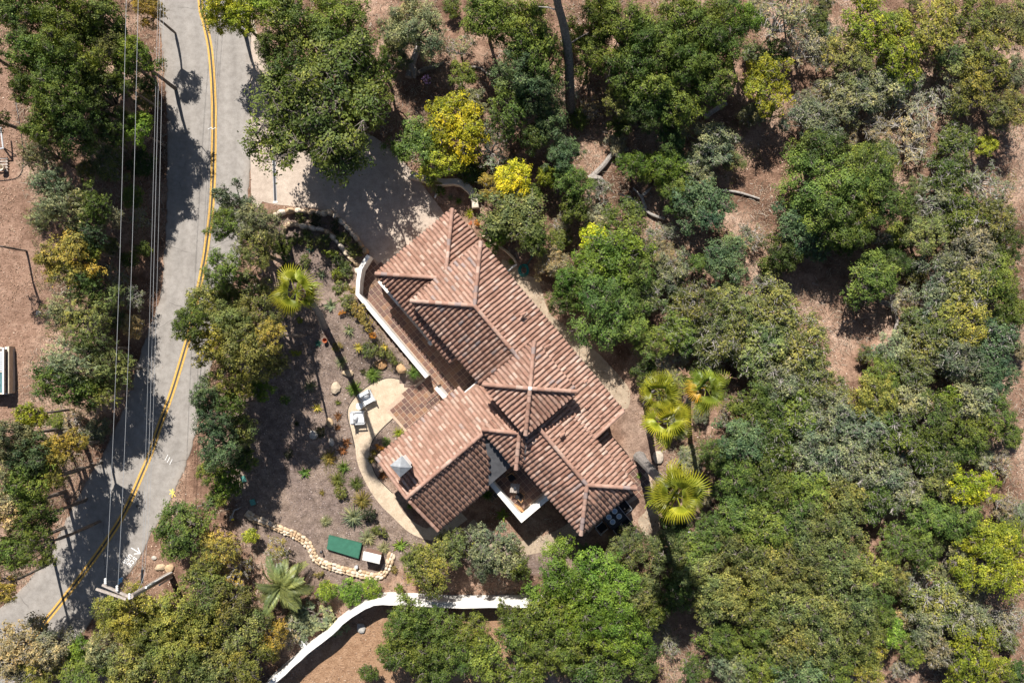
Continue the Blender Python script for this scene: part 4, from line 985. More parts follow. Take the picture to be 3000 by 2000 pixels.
for a in ((5.8, 1086.4, 29.3, 1088.6), (-60, 1016, 29.3, 1021.5), (5.8, 1148.6, 29.3, 1152)): lotbox(*a, .853, .94, 'stucco_tan', 'rail')
root = empty('lumber', G(52, 1085)); setp(root, 'long pale boards stacked beside the cold frame', 'boards')
for (x0, y0, x1, y1, z, m_) in ((37, 1016, 43, 1152, .5, 'white'), (44, 1014, 49, 1150, .62, 'stucco_tan'), (53, 1020, 57, 1146, .3, 'alu'), (58.5, 1022, 61, 1144, .22, 'grey_frame')): lotbox(x0, y0, x1, y1, 0.01, z, m_, 'board', root)
c = G(15, 430); root = empty('metal_frame', c); setp(root, 'pale metal pipe frame in the shade at the left edge', 'frame')
MB().tube([P(2, 372, .8 + c.z), P(9, 432, .7 + c.z)], .05, 8).build('pipe', M['alu'], root); MB().tube([P(-20, 438, .6 + c.z), P(12, 434, .7 + c.z)], .04, 8).build('pipe', M['alu'], root); MB().tube([P(9, 432, .7 + c.z), P(11, 434, c.z)], .05, 8).build('pipe', M['alu'], root)
MB().tube([P(9, 432, .5 + c.z), P(46, 455, .05 + c.z)], .03, 6).build('pipe', M['dark_metal'], root)
c = G(20, 490); root = empty('wooden_pallet', c); setp(root, 'slatted wooden pallet with round pot on it at the left edge', 'pallet')
for k in range(5): lotbox(-20, 471 + k * 8.5, 46, 475 + k * 8.5, .12, .16, 'grey_wood', 'slat', root)
for x in (-10, 15, 40): lotbox(x, 470, x + 4, 512, 0.0, .118, 'grey_wood', 'bearer', root)
cc = G(15, 495); setp(MB().lathe([(.12, 0), (.19, .3), (.2, .32), (.16, .3), (.1, .1)], cc + Vector((0, 0, .165)), 16).build('plant_pot', M['stucco_tan']), 'round tan pot standing on the pallet', 'pot')
o = MB().tube([G(*p, .02) for p in smooth_path([(45, 290), (56, 350), (66, 420), (69, 470), (62, 508), (42, 524), (0, 530), (-30, 532)], 5)], .022, 5).build('cable', M['dark_metal']); setp(o, 'black cable looping across the bare dirt', 'cable')

# logs and dead wood
def log(pts, rad, label, mat='dead_wood', h=.15, name='fallen_log', side=()):
    W_ = [G(x, y, h if len(p) == 2 else p[2]) for p in pts for x, y in (p[:2],)]
    root = empty(name, W_[0]); setp(root, label, 'log', 'dead logs and branches')
    MB().tube(smooth_path([tuple(w + Vector((random.gauss(0, .02), random.gauss(0, .02), 0))) for w in W_], 5), list(np.linspace(rad[0], rad[1], 5 * (len(W_) - 1) + 1)), 8).build('trunk', M[mat], root)
    for s in side: MB().tube([G(*s[0], h), G((s[0][0] + s[1][0]) / 2 + 5, (s[0][1] + s[1][1]) / 2 - 3, h + .25), G(*s[1], h + .2)], [rad[1] * 1.1, rad[1] * .8, rad[1] * .3], 6).build('branch', M[mat], root)
log([(1842, 442), (1798, 451), (1765, 487), (1736, 518), (1720, 528)], (.13, .2), 'thick forked grey log near the tall bare trunk', h=.3, side=(((1730, 522), (1771, 541)), ((1795, 452), (1810, 470))))
log([(1816, 583), (1845, 592), (1874, 603), (1905, 628), (1945, 643)], (.05, .11), 'thin curving pale dead branch on the dirt below the forked log', 'pale_bark', .2, side=(((1890, 612), (1852, 554)), ((1862, 598), (1812, 572)), ((1875, 580), (1905, 552))))
log([(2112, 558), (2165, 566), (2222, 583)], (.09, .06), 'straight pale pole lying on the open dirt clearing', 'pale_bark', .12)
log([(2062, 346), (2092, 326), (2125, 306)], (.17, .14), 'dark broken log in deep shade under the oaks', h=.2)
log([(1233, 128), (1222, 160), (1206, 212), (1200, 235)], (.17, .24), 'thick broken oak trunk standing in dry grass above the driveway', h=.45, side=(((1206, 200), (1218, 240)),))
log([(1218, 222), (1250, 206), (1278, 200), (1303, 190)], (.18, .11), 'dark charred log lying in the dry grass', 'bark', .22)
log([(1375, 198), (1405, 203), (1430, 218), (1450, 222)], (.07, .04), 'small crooked branch on the dry grass slope', h=.12)
log([(2340, 385), (2385, 352), (2432, 318)], (.05, .08), 'slender dead branch among the shrubs toward the top right', 'pale_bark', .5)
log([(2570, 885), (2610, 905), (2620, 940), (2612, 980)], (.09, .12), 'bent grey dead trunk beside the green oak on the pale clearing', h=.4, side=(((2605, 900), (2560, 880)),))
log([(2735, 308), (2790, 296), (2830, 268), (2870, 245)], (.03, .05), 'thin white dead branch in the dark brush at the upper right', 'pale_bark', .7)
log([(2210, 1535), (2235, 1522), (2262, 1515)], (.05, .04), 'bleached twiggy dead branch among the oaks right of the big palm', 'pale_bark', 2.2, side=(((2225, 1527), (2240, 1550)), ((2240, 1522), (2255, 1500))))
#@@PLANTS
# ------------------------------------------------------------------ vegetation builders
def leaf_quads(C, Nrm, L, Wd, rg):
    """rhombus leaves at C with normals Nrm"""
    n = len(C)
    a = rg.normal(size=(n, 3)); a -= (a * Nrm).sum(1, keepdims=True) * Nrm; a /= np.linalg.norm(a, axis=1, keepdims=True) + 1e-9
    b = np.cross(Nrm, a)
    L = L[:, None]; Wd = Wd[:, None]
    V = np.stack([C - a * L / 2, C + b * Wd / 2 - a * L * .08, C + a * L / 2, C - b * Wd / 2 - a * L * .08], 1).reshape(-1, 3)
    return V, np.arange(n * 4).reshape(n, 4)
def tubes_np(b, pts, r0, r1, n): b.tube(pts, list(np.linspace(r0, r1, len(pts))), n, cap=False)

def tree_proto(kind, Rr, Ht, seed, leaf=.13, dens=1.0, lobes=14, flat=.62, open_=0.0, spray=False, twig=.35, bare=0.0):
    rg = np.random.default_rng(seed); pr = random.Random(seed)
    ph = rg.uniform(0, 6.28, 5)
    edge = lambda th: .84 + .16 * math.sin(2 * th + ph[0]) + .15 * math.sin(3 * th + ph[1]) + .10 * math.sin(5 * th + ph[2])
    hh = min(Ht * .55, Rr * flat * 1.25); zc = Ht - hh
    lob = []
    for i in range(lobes):
        th = i * 2.39996 + pr.uniform(-.4, .4); rr = math.sqrt((i + .5) / lobes) * Rr * edge(th) * .80
        zt = zc + hh * math.sqrt(max(0.02, 1 - (rr / Rr) ** 2)) * pr.uniform(.5, 1.02)
        lr = Rr * pr.uniform(.17, .33) * (14 / lobes) ** .33
        lob.append((np.array([rr * math.cos(th), rr * math.sin(th), zt - lr * .55]), lr))
    for i in range(lobes // 2):    # lower skirts
        th = pr.uniform(0, 6.28); rr = Rr * edge(th) * pr.uniform(.55, .85); lr = Rr * pr.uniform(.2, .3)
        lob.append((np.array([rr * math.cos(th), rr * math.sin(th), zc + hh * pr.uniform(-.25, .25)]), lr))
    Cs, Ns, Ts, Ls = [], [], [], []; tb = MB(); subs = []
    nsub = int(26 * dens)
    for (c, lr) in lob:
        tone = pr.uniform(-.24, .24)
        for k in range(nsub):
            d = rg.normal(size=3); d[2] = abs(d[2]) * 1.1 - .25; d /= np.linalg.norm(d)
            if pr.random() < open_: continue
            s = c + d * lr * np.array([1, 1, .75]) * pr.uniform(.55, 1.12); subs.append((c, s, d, lr))
            m = int(rg.integers(10, 22) * (lr / (leaf * 5.2)) ** 1.4)
            if m < 3: m = 3
            if spray:
                t = rg.random(m); dd = d + np.array([0, 0, .3]); dd /= np.linalg.norm(dd)
                C = s + np.outer(t - .2, dd) * lr * .9 + rg.normal(size=(m, 3)) * lr * .07
            else:
                C = s + rg.normal(size=(m, 3)) * lr * np.array([.15, .15, .10])
            N = d * .95 + np.array([0, 0, .32]) + rg.normal(size=(m, 3)) * .40
            N /= np.linalg.norm(N, axis=1, keepdims=True)
            T = np.clip(.45 + tone + pr.gauss(0, .13) + rg.normal(size=m) * .15, 0, .94)
            T = np.where(rg.random(m) < .035, rg.uniform(.93, 1, m), T)
            Cs.append(C); Ns.append(N); Ts.append(T); Ls.append(rg.uniform(.75, 1.3, m) * leaf)
    C = np.concatenate(Cs); N = np.concatenate(Ns); T = np.concatenate(Ts); L = np.concatenate(Ls)
    keep = C[:, 2] > .05; C, N, T, L = C[keep], N[keep], T[keep], L[keep]
    V, Fq = leaf_quads(C, N, L * (1.6 if spray else 1.0), L * (.34 if spray else .62), rg)
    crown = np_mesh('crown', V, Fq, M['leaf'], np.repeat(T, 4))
    # wood
    base_r = max(.05, Rr * .055)
    fork = np.array([pr.uniform(-.1, .1) * Rr, pr.uniform(-.1, .1) * Rr, max(.25, zc * .55)])
    tubes_np(tb, [(0, 0, -.3), tuple(fork * np.array([.3, .7, .5])), tuple(fork)], base_r * 1.2, base_r * .9, 8)
    mains = []
    for i, (c, lr) in enumerate(lob):
        st = fork
        mid = st + (c - st) * .5 + np.array([pr.gauss(0, .1), pr.gauss(0, .1), pr.uniform(-.05, .1)]) * Rr
        q1 = st + (mid - st) * .5 + rg.normal(size=3) * .04 * Rr; q2 = mid + (c - mid) * .5 + rg.normal(size=3) * .05 * Rr
        tubes_np(tb, [tuple(st), tuple(q1), tuple(mid), tuple(q2), tuple(c)], base_r * .55, base_r * .16, 5)
    for (c, s, d, lr) in subs:
        if pr.random() < twig:
            e = s + d * lr * pr.uniform(-.1, .22 + bare); m_ = (c + e) / 2 + rg.normal(size=3) * lr * .12
            tubes_np(tb, [tuple(c), tuple(m_), tuple(e)], base_r * .13 + .008, .007, 3)
            if pr.random() < .4 + bare:
                e2 = m_ + rg.normal(size=3) * lr * .4; tubes_np(tb, [tuple(m_), tuple(e2)], .011, .005, 3)
    trunk = tb.mesh('trunk', M['bark'] if not bare else M['pale_bark'])
    return dict(trunk=trunk, crown=crown, R=Rr, H=Ht, n=len(C))
PRO = {
 'oakL': [tree_proto('oak', 3.0, 5.6, s, leaf=.108, lobes=30, dens=1.1, open_=.12) for s in (11, 12, 13, 16)],
 'oakM': [tree_proto('oak', 1.9, 4.2, s, leaf=.10, lobes=19, dens=1.1, open_=.12) for s in (21, 22, 23, 24, 25)],
 'oakS': [tree_proto('oak', 1.1, 2.4, s, leaf=.085, lobes=12, dens=1.2, open_=.10) for s in (31, 32, 33)],
 'openL': [tree_proto('oak', 3.0, 6.0, s, leaf=.105, lobes=30, dens=1.05, open_=.30, twig=.6) for s in (14, 15)],
 'loose': [tree_proto('loose', 1.8, 4.0, s, leaf=.095, lobes=18, dens=1.1, open_=.28, twig=.6) for s in (41, 42, 43, 44)],
 'feath': [tree_proto('feath', 1.6, 3.8, s, leaf=.115, lobes=11, dens=1.15, open_=.22, spray=True, twig=.6) for s in (51, 52, 53)],
 'scrub': [tree_proto('scrub', 1.7, 2.4, s, leaf=.085, lobes=22, dens=1.15, open_=.2, flat=.5, twig=.75, bare=.12) for s in (61, 62, 63, 64)],
 'sparse': [tree_proto('sparse', 1.5, 2.8, s, leaf=.09, lobes=10, dens=1.0, open_=.62, twig=1.0, bare=.35) for s in (71, 72)],
 'shrub': [tree_proto('shrub', .55, .75, s, leaf=.07, lobes=7, dens=1.0, open_=.12, flat=.8, twig=.2) for s in (81, 82, 83)],
}
print('TREE TRIS', sum(len(p['crown'].polygons) * 2 + len(p['trunk'].polygons) * 2 for L_ in PRO.values() for p in L_))
GC = {'dk': (.074, .104, .028), 'gn': (.108, .148, .034), 'br': (.138, .205, .032), 'ye': (.40, .37, .026), 'yg': (.25, .27, .030), 'ol': (.150, .165, .058),
      'ov': (.195, .200, .050), 'gy': (.180, .198, .120), 'bl': (.088, .130, .064), 'go': (.26, .205, .050), 'tn': (.28, .245, .16), 'lm': (.36, .40, .03)}
CW = {'dk': 'dark green', 'gn': 'mid green', 'br': 'bright green', 'ye': 'yellow', 'yg': 'yellow-green', 'ol': 'olive green', 'ov': 'yellowish olive', 'gy': 'grey-green', 'bl': 'bluish green', 'go': 'golden brown', 'tn': 'dry tan', 'lm': 'lime yellow'}
TREES = []   # px, py, r(px), proto, colour, height
def T(s, dflt=None):
    for row in s.strip().split('\n'):
        row = row.split('#')[0].strip()
        if not row: continue
        a = row.split(); x, y, r = [float(k) * KD for k in a[:3]]
        TREES.append((x, y, r, a[3], a[4], float(a[5]) if len(a) > 5 else None))
T('''
60 20 62 oakM gn 6.8
150 45 80 oakL gn 7.2
245 55 66 oakM dk 7.0
90 130 62 oakM gn 7.0
170 140 76 oakL gn 7.6
262 118 52 loose ol 6.6
318 140 48 oakM br 6.6
80 205 50 oakM gn 6.6
150 225 72 oakL gn 7.6
232 215 56 oakM dk 6.6
292 200 38 loose gn 6.1
120 290 60 oakM gn 6.6
190 300 60 oakM dk 6.6
262 292 46 loose gn 5.6
318 300 42 oakS br 5.0
345 25 34 loose go 4.6
100 355 44 feath gy 5.1
125 420 50 feath gy 5.1
160 475 56 feath gy 4.9
105 500 34 feath gy 4.3
215 480 46 feath gn 4.7
262 500 28 feath tn 3.9
200 545 42 feath bl 4.5
168 596 70 oakM go 4.9
130 600 40 loose go 4.5
215 580 30 oakS gn 4.1
205 660 40 feath dk 4.1
240 690 36 feath ol 3.9
150 715 46 feath gy 4.5
195 745 52 feath ol 4.7
230 800 52 feath ol 4.9
260 850 46 feath ol 4.7
160 830 56 feath gy 4.9
130 880 58 oakM gn 5.1
195 895 46 oakM gn 4.9
245 900 34 feath ov 4.3
80 952 32 oakS yg 5.3
30 1005 62 oakM gy 6.7
85 1040 52 oakM bl 6.5
150 1030 48 oakM go 6.1
30 1075 40 loose gy 6.1
75 1110 62 oakM gn 7.1
140 1090 30 loose ov 6.1
25 1170 62 loose tn 7.1
85 1190 50 oakM gn 7.1
30 1260 50 oakM gn 7.1
110 1250 46 loose gn 7.5
20 1340 36 loose go 6.1
45 1500 72 scrub tn 3.4
112 1490 55 scrub tn 3.2
75 1545 55 loose ov 3
185 1500 40 oakS br 2.6
190 1550 52 loose gn 3
275 1415 70 oakL ov 5
345 1450 72 oakL ov 5
310 1520 70 oakM ol 4.6
235 1490 48 oakM gy 4
405 1410 62 oakM ov 5
400 1490 76 oakL ov 5
470 1365 60 loose ov 4.4
520 1390 52 loose ol 4.4
470 1440 66 oakM ov 4.6
480 1530 66 oakM ol 4.4
545 1450 58 loose ol 4
560 1530 62 loose ov 4
620 1470 40 loose go 3
600 1420 36 loose ol 3
300 1555 50 oakM ov 4
420 1215 74 oakM dk 3.6
500 1258 44 loose go 3
470 1300 40 loose ov 3.4
540 1310 40 sparse go 2
574 1229 22 oakS yg 1.4
545 475 60 loose gy 6.4
600 520 48 loose gy 7.1
520 520 40 loose gn 6.7
590 580 55 loose ol 7.3
640 560 28 oakS gn 2.2
520 620 44 loose gn 7.3
560 660 56 loose ol 6.0
480 700 60 oakM ol 5.9
450 745 42 oakM gn 7.8
540 730 66 oakL ol 6.5
600 715 46 loose ol 6.4
640 770 38 loose go 8.2
500 790 60 oakM ov 6.9
575 800 58 oakM ol 7.8
620 840 38 loose ol 3.4
530 860 50 oakM ov 6.0
600 895 30 oakS br 2.6
480 905 40 oakM bl 5.8
540 930 46 oakM gn 5.6
500 970 48 oakM bl 6.0
560 985 38 oakS ol 4.6
505 1030 50 oakM bl 6.0
555 1050 34 oakS gn 3
485 1085 34 loose gn 3.4
525 1105 38 oakS br 3
500 1140 28 oakS gn 2.4
510 20 48 oakM yg 5.5
560 45 44 oakM yg 5.2
600 10 46 oakM br 5
625 110 44 oakM dk 5
680 60 70 oakM gn 5.4
730 150 70 loose dk 6
780 55 80 oakL gn 5.6
820 130 56 oakM gn 5.6
665 190 66 oakM gn 6
735 255 165 openL dk 7.6
680 320 60 loose gn 6.4
840 240 62 oakM gn 6
880 160 46 loose gn 4.6
950 55 82 oakL gy 4.4
905 70 40 loose gy 3.6
1058 170 34 oakS gn 2
1085 232 38 scrub gy 2
1020 245 26 oakS yg 1.6
1050 285 70 oakM ye 3.6
960 325 64 oakM gn 3.4
1010 370 56 oakM yg 3
1000 310 44 oakM yg 3.2
1125 340 50 sparse gy 2.4
1180 420 56 oakM ye 3.4
1140 440 42 loose go 2.8
1175 495 78 oakM ol 3.4
1140 530 36 oakS br 2.4
1220 540 44 oakM gn 3
1258 405 26 oakS yg 2.4
1190 60 80 oakL gn 5.6
1120 40 56 oakM gn 5
1250 130 66 oakM gn 5.4
1190 175 60 oakM bl 5.2
1240 210 56 oakM bl 5.2
1165 255 54 loose gn 4.6
1262 285 46 oakM bl 4
1225 320 40 oakM dk 3.4
1290 355 42 oakM bl 3.4
1310 415 46 oakM gn 3.4
1320 480 36 oakS gn 2.8
1365 50 70 oakL gn 5.6
1360 130 50 loose gn 5
1440 70 76 oakL gn 5.6
1440 165 66 oakM gn 5.2
1520 110 80 oakL gn 5.8
1500 205 66 oakM gn 5.2
1590 55 80 oakL gn 5.8
1580 150 70 oakL gn 5.4
1660 90 72 oakL gn 5.6
1640 180 56 oakM gn 5
1560 245 56 oakM gn 4.8
1480 265 50 oakM dk 4.4
1420 240 42 loose ol 3.6
1540 320 44 oakM dk 3
1710 50 40 oakM br 5
1770 195 60 loose yg 3.4
1740 170 36 loose yg 3
1800 40 66 sparse gy 4
1850 110 46 sparse tn 2.6
1455 380 40 oakM br 2.6
1530 380 50 oakM br 2.8
1555 430 42 oakM gn 2.6
1640 325 56 scrub gy 2.8
1600 385 44 scrub gy 2.4
1610 475 72 oakM bl 3.4
1560 470 34 oakS gn 2.2
1372 500 38 scrub tn 1.8
1430 520 56 loose gn 3
1365 555 40 oakS lm 2.6
1400 600 84 oakM br 4
1330 640 60 oakM br 3.6
1385 700 90 oakL gn 4
1445 640 60 oakM gn 3.6
1440 740 56 oakM gn 3.2
1300 690 40 oakM gn 3
1668 600 64 oakM bl 3.2
1550 620 52 scrub gy 2.6
1510 580 36 scrub tn 1.6
1490 680 46 scrub ol 2.4
1720 540 44 sparse tn 1.6
1600 700 66 scrub ol 3
1680 710 70 scrub ol 3.2
1770 720 80 scrub ol 3.2
1560 760 50 scrub gn 2.8
1650 780 70 scrub ol 3.2
1740 800 80 scrub ol 3.2
1840 800 76 scrub ol 3.2
1500 790 44 oakM gn 2.6
1880 880 62 scrub ol 3
1790 880 70 scrub gy 3.2
1890 350 60 oakM gn 4.2
1900 430 96 oakL gn 5
1980 420 80 oakL gn 4.8
1830 510 60 oakM bl 3.6
1950 510 76 oakL gn 4.4
2040 470 60 oakM gn 4
1880 560 40 oakS bl 2.6
1945 560 30 oakS gn 2.4
2000 640 66 oakM gn 3.4
2050 600 40 oakM dk 2.8
1800 580 44 oakM dk 3
1990 55 70 loose yg 3.6
2060 110 70 loose yg 3.4
1950 130 56 loose ol 3
2140 60 70 loose ov 3.6
2230 40 60 loose ov 3.4
2310 60 60 loose ol 3.4
2270 130 66 loose ov 3.4
2190 130 46 loose ol 3
2330 170 46 loose gy 3
1960 220 72 scrub gy 2.8
1880 280 60 scrub gy 2.4
2050 190 60 scrub gy 2.6
2110 250 56 sparse tn 1.8
2180 220 50 sparse gy 1.8
2240 215 56 loose ov 3
2310 250 52 loose ol 3
2010 300 46 sparse tn 1.6
2090 330 46 sparse tn 1.4
2262 335 26 oakS yg 2
2200 330 50 scrub dk 2
2180 400 56 scrub dk 2.4
2270 420 50 sparse gy 2.2
2150 460 50 sparse gy 2.2
2210 500 60 scrub gn 2.8
2290 500 56 scrub ol 2.8
2130 540 50 loose ol 3
2240 580 70 scrub tn 3.2
2310 570 50 oakM dk 3
2180 620 60 scrub gy 3
2290 640 64 oakM gn 3.4
2230 660 70 scrub ol 3.4
2150 690 56 scrub gy 3
2320 720 50 oakM gn 3
2210 740 56 loose ov 3.2
2100 740 44 scrub ol 2.8
2140 780 56 scrub ol 3
2280 780 60 scrub bl 3
2050 800 46 loose gy 2.6
2200 820 56 scrub gy 3
2030 860 44 loose gn 2.6
2100 850 50 scrub ol 2.8
2010 920 66 oakM ov 3
2090 920 50 scrub gy 2.8
2188 914 28 oakS br 3
2290 860 50 oakM bl 3
2150 960 60 loose gn 3.2
2240 920 56 scrub gy 3
2290 960 50 loose gn 3
2230 1000 50 oakM gn 3
1740 930 66 oakM gn 3.4
1820 950 66 scrub gn 3.2
1900 960 66 scrub gy 3.2
1980 990 66 scrub gy 3.2
2060 1000 60 scrub gn 3.2
2130 1040 56 scrub gn 3
1700 1010 60 oakM bl 3.6
1770 1030 66 scrub gn 3.4
1860 1040 66 scrub gy 3.2
1940 1060 66 scrub gy 3.2
2030 1080 60 scrub gy 3
1650 1040 40 oakM dk 3
1690 1100 56 oakM gn 3.4
1760 1120 66 oakM gn 3.6
1850 1130 70 oakM gn 3.6
1930 1150 60 oakM ol 3.6
2010 1150 50 scrub gn 3
2090 1130 50 scrub gy 2.8
2170 1090 50 loose ol 3
2235 1118 56 oakM lm 3.2
2200 1040 40 oakM dk 2.6
1700 1190 60 oakM gn 3.4
1640 1210 46 loose gn 3
1770 1210 66 oakM gn 3.8
1850 1220 70 oakM ol 3.8
1930 1230 62 oakM ol 3.6
2130 1190 60 oakM gn 3
2210 1190 56 oakM gn 3
2060 1250 46 loose gn 2.8
2120 1270 40 loose gn 2.8
2295 1290 90 oakL yg 4
2260 1240 50 oakM yg 3.4
2200 1290 40 loose gy 2.6
1680 1270 60 oakM ol 3.6
1600 1260 56 oakM gn 3.4
1520 1270 62 oakM ol 3.6
1440 1260 46 loose ol 3
1760 1300 70 oakM ol 4
1840 1310 66 oakM ol 4
1920 1310 66 oakM ol 4
2000 1320 60 oakM ov 3.6
2060 1330 36 oakM ol 3
1600 1330 60 oakM ol 4
1660 1370 60 oakM ol 4
1740 1380 60 oakM ov 4
1820 1390 66 oakM ol 4.2
1900 1390 66 oakM ol 4.2
1970 1400 62 oakM ol 4
2020 1400 40 oakM gn 3.4
2160 1380 70 scrub ol 3.2
2230 1420 60 scrub gy 3
2310 1420 50 sparse tn 1.8
2130 1440 50 scrub gy 3
2040 1450 42 oakS br 3
1960 1470 66 oakM ov 4
1880 1470 66 oakM ol 4.2
1800 1470 62 oakM ol 4
1740 1450 46 oakM gn 3.6
1650 1470 50 oakM gn 3.4
1990 1530 50 oakM ov 3.6
1910 1545 60 oakM gn 3.8
1830 1540 66 oakM bl 3.8
1750 1530 60 oakM gn 3.6
1680 1530 50 oakM gy 3.2
1590 1545 40 loose gn 3
2230 1500 70 loose yg 3.6
2160 1500 46 scrub tn 2.6
2280 1545 46 loose yg 3
2070 1540 26 sparse tn 1.4
2310 1160 34 sparse tn 1.6
2300 1070 30 sparse tn 1.4
1290 1340 84 oakL br 5
1370 1310 62 oakM br 4.6
1400 1390 80 oakL br 5
1250 1400 62 oakM gn 4.6
1330 1420 76 oakL br 5
1210 1450 60 oakM gn 4.4
1290 1490 72 oakL gn 4.8
1420 1460 70 oakL br 4.6
1370 1540 66 oakM gn 4.4
1470 1370 50 oakM ol 4
1470 1520 50 oakM gn 4
1210 1540 60 oakM gn 4
950 1422 48 oakM gn 4.2
1010 1440 50 oakM gn 3.8
920 1450 56 oakM gn 4.2
960 1500 62 oakM gn 4.2
900 1510 36 oakS gn 3
1040 1500 56 oakM gn 4
1090 1450 46 oakM gn 3.8
1120 1510 62 oakM gn 4
1000 1550 50 oakM gn 3.6
845 1545 24 oakS gn 1.6
1170 1412 34 oakM gn 3.6
985 1304 58 loose ov 4
1035 1264 41 loose ol 3.6
955 1274 34 loose ov 3.4
1140 1259 61 loose gy 4
1180 1294 37 loose gn 3.6
1105 1294 39 loose gy 3.4
1105 1262 26 oakS lm 2.2
748 1355 30 oakS br 1.5
808 1356 34 oakS br 1.6
852 1352 28 oakS br 1.5
917 1354 12 shrub br .8
720 1420 60 shrub gy .8
690 1440 40 shrub gy .8
660 1450 34 sparse tn 1.2
640 1270 34 sparse go 1.6
1640 1372 52 oakM ol 4
1555 1365 48 oakM gn 4
1500 1400 40 oakM gn 3.6
-45 120 60 oakM gn 8
-40 260 50 loose gn 7
-30 560 30 sparse gn 5
''')
# ------------------------------------------------------------------ palms
def fan_frond(seed, nl=22, span=3.5, L=.70):
    pr = random.Random(seed); b = MB()
    pet = .55; b.tube([(0, 0, 0), (pet * .5, 0, .03), (pet, 0, 0)], [.022, .017, .012], 4, r=.62)
    for i in range(nl):
        a = -span / 2 + span * i / (nl - 1); ca, sa = math.cos(a), math.sin(a)
        Ll = L * (.78 + .22 * math.cos(a * .8)) * pr.uniform(.9, 1.06); w = L * span / nl * .55
        prev = None; rows = []
        for (t, ww, dz) in ((.03, .12, 0), (.5, .95, -.01), (.78, .5, -.08 - pr.uniform(0, .06)), (1.0, .05, -.24 - pr.uniform(0, .2))):
            c = Vector((pet + ca * Ll * t, sa * Ll * t, dz * L)); n_ = Vector((-sa, ca, 0)) * w * ww * .5
            rows.append((c + n_ + Vector((0, 0, -.012)), c + Vector((0, 0, .012)), c - n_ + Vector((0, 0, -.012)), t))
        for q in range(3):
            A, B = rows[q], rows[q + 1]
            r0 = .45 + .4 * q / 2 * .9 + pr.uniform(-.08, .08)
            b.add([A[0], A[1], A[2], B[0], B[1], B[2]], [(0, 1, 4, 3), (1, 2, 5, 4)], min(.92, r0))
    return b.mesh('frond', M['frond'])
FF = [fan_frond(s) for s in range(5)]
def pin_frond(seed, L=1.7, nl=30, ll=.42):
    pr = random.Random(seed); b = MB(); pts = []
    for k in range(9):
        t = k / 8; pts.append(Vector((L * (t - .12 * t * t), 0, L * (.42 * t - .75 * t * t))))
    b.tube(pts, list(np.linspace(.03, .008, 9)), 4, r=.6)
    for i in range(nl):
        t = .12 + .86 * i / (nl - 1); k = t * 8; k0 = min(7, int(k)); p = pts[k0].lerp(pts[k0 + 1], k - k0); tg = (pts[k0 + 1] - pts[k0]).normalized()
        for s in (1, -1):
            l = ll * (.45 + .55 * math.sin(math.pi * min(1, t * .85 + .12))) * pr.uniform(.85, 1.1)
            d = (tg * .75 + Vector((0, s * .8, .22 + pr.uniform(-.1, .1)))).normalized(); e = p + d * l + Vector((0, 0, -l * .25)); m_ = p + d * l * .5
            w_ = tg.cross(d).normalized().cross(d) * .022
            b.add([p - w_ * .5, p + w_ * .5, m_ + w_, m_ - w_, e], [(0, 1, 2, 3), (3, 2, 4)], pr.uniform(.35, .8))
    return b.mesh('frond', M['frond'])
PF = [pin_frond(s) for s in range(4)]
def palm(name, base, top, nf, sc, label, col, meshes, group, dead=3, stalks=0, trunk=(.19, .13), elev=(-.6, 1.35), skirt=.0):
    root = empty(name, base); setp(root, label, 'palm tree', group)
    base, top = Vector(base), Vector(top); pts = []; rad = []
    n = 14; hor = (top - base); hor.z = 0
    for k in range(n + 1):
        t = k / n; bow = 1 - (1 - t) ** 1.6
        pts.append(Vector((base.x + hor.x * bow, base.y + hor.y * bow, base.z - .2 * (k == 0) + (top.z - base.z) * t)))
    fine, fr = [], []
    for k, p in enumerate(smooth_path([tuple(p) for p in pts], 4)):
        t = k / (n * 4); fine.append(p); fr.append((trunk[0] + (trunk[1] - trunk[0]) * min(1, t * 1.5)) * (1.12 if k % 2 else .96) * (1.35 - .35 * min(1, t * 14)))
    MB().tube(fine, fr, 10).build('trunk', M['palm_trunk'], root)
    pr = random.Random(label)
    for i in range(nf + dead):
        isd = i >= nf
        t = (i + .5) / nf
        el = elev[1] + (elev[0] - elev[1]) * t ** .85 if not isd else -1.05 + pr.uniform(-.2, .15)
        az = i * 2.39996 + pr.uniform(-.5, .5)
        s = sc * pr.uniform(.8, 1.14) * (1 if not isd else .8)
        Mx = Matrix.Translation(top + Vector((0, 0, .05 + .12 * (1 - t) - (.2 if isd else 0)))) @ Matrix.Rotation(az, 4, 'Z') @ Matrix.Rotation(-el, 4, 'Y') @ Matrix.Rotation(pr.gauss(0, .55), 4, 'X') @ Matrix.Diagonal((s, s, s, 1))
        o = obj('frond', meshes[i % len(meshes)], root, Mx)
        v = pr.uniform(.6, 1.35)
        o.color = (col[0] * v, col[1] * v, col[2] * v, 1) if not isd else (.30, .21, .10, 1)
        if not isd and i == 4 and stalks: o.color = (.55, .33, .05, 1)
    for k in range(stalks):
        az = k * 2.1 + .4; d = Vector((math.cos(az), math.sin(az), -.05)); b = MB()
        ln = 1.3; b.tube([top, top + d * ln * .5 + Vector((0, 0, .15)), top + d * ln + Vector((0, 0, -.15))], [.03, .02, .012], 5, r=.7)
        for j in range(60):
            q = top + d * ln * pr.uniform(.5, 1.1) + Vector((0, 0, pr.uniform(-.1, .06))); b.tube([q, q + Vector((pr.gauss(0, .13), pr.gauss(0, .13), pr.gauss(-.08, .07)))], .012, 3, r=pr.uniform(.3, .7), cap=False)
        o = b.build('flower_stalk', M['palm_stalk'], root)
M['palm_stalk'] = simple('palm_stalk', (.42, .25, .17), .9, .3, 20)
YG = (.25, .26, .026); GN = (.17, .21, .028)
palm('fan_palm', G(950, 957), P(868, 856, 10.8), 13, 1.12, 'tall fan palm with long curved trunk in the cactus garden', YG, FF, 'fan palms')
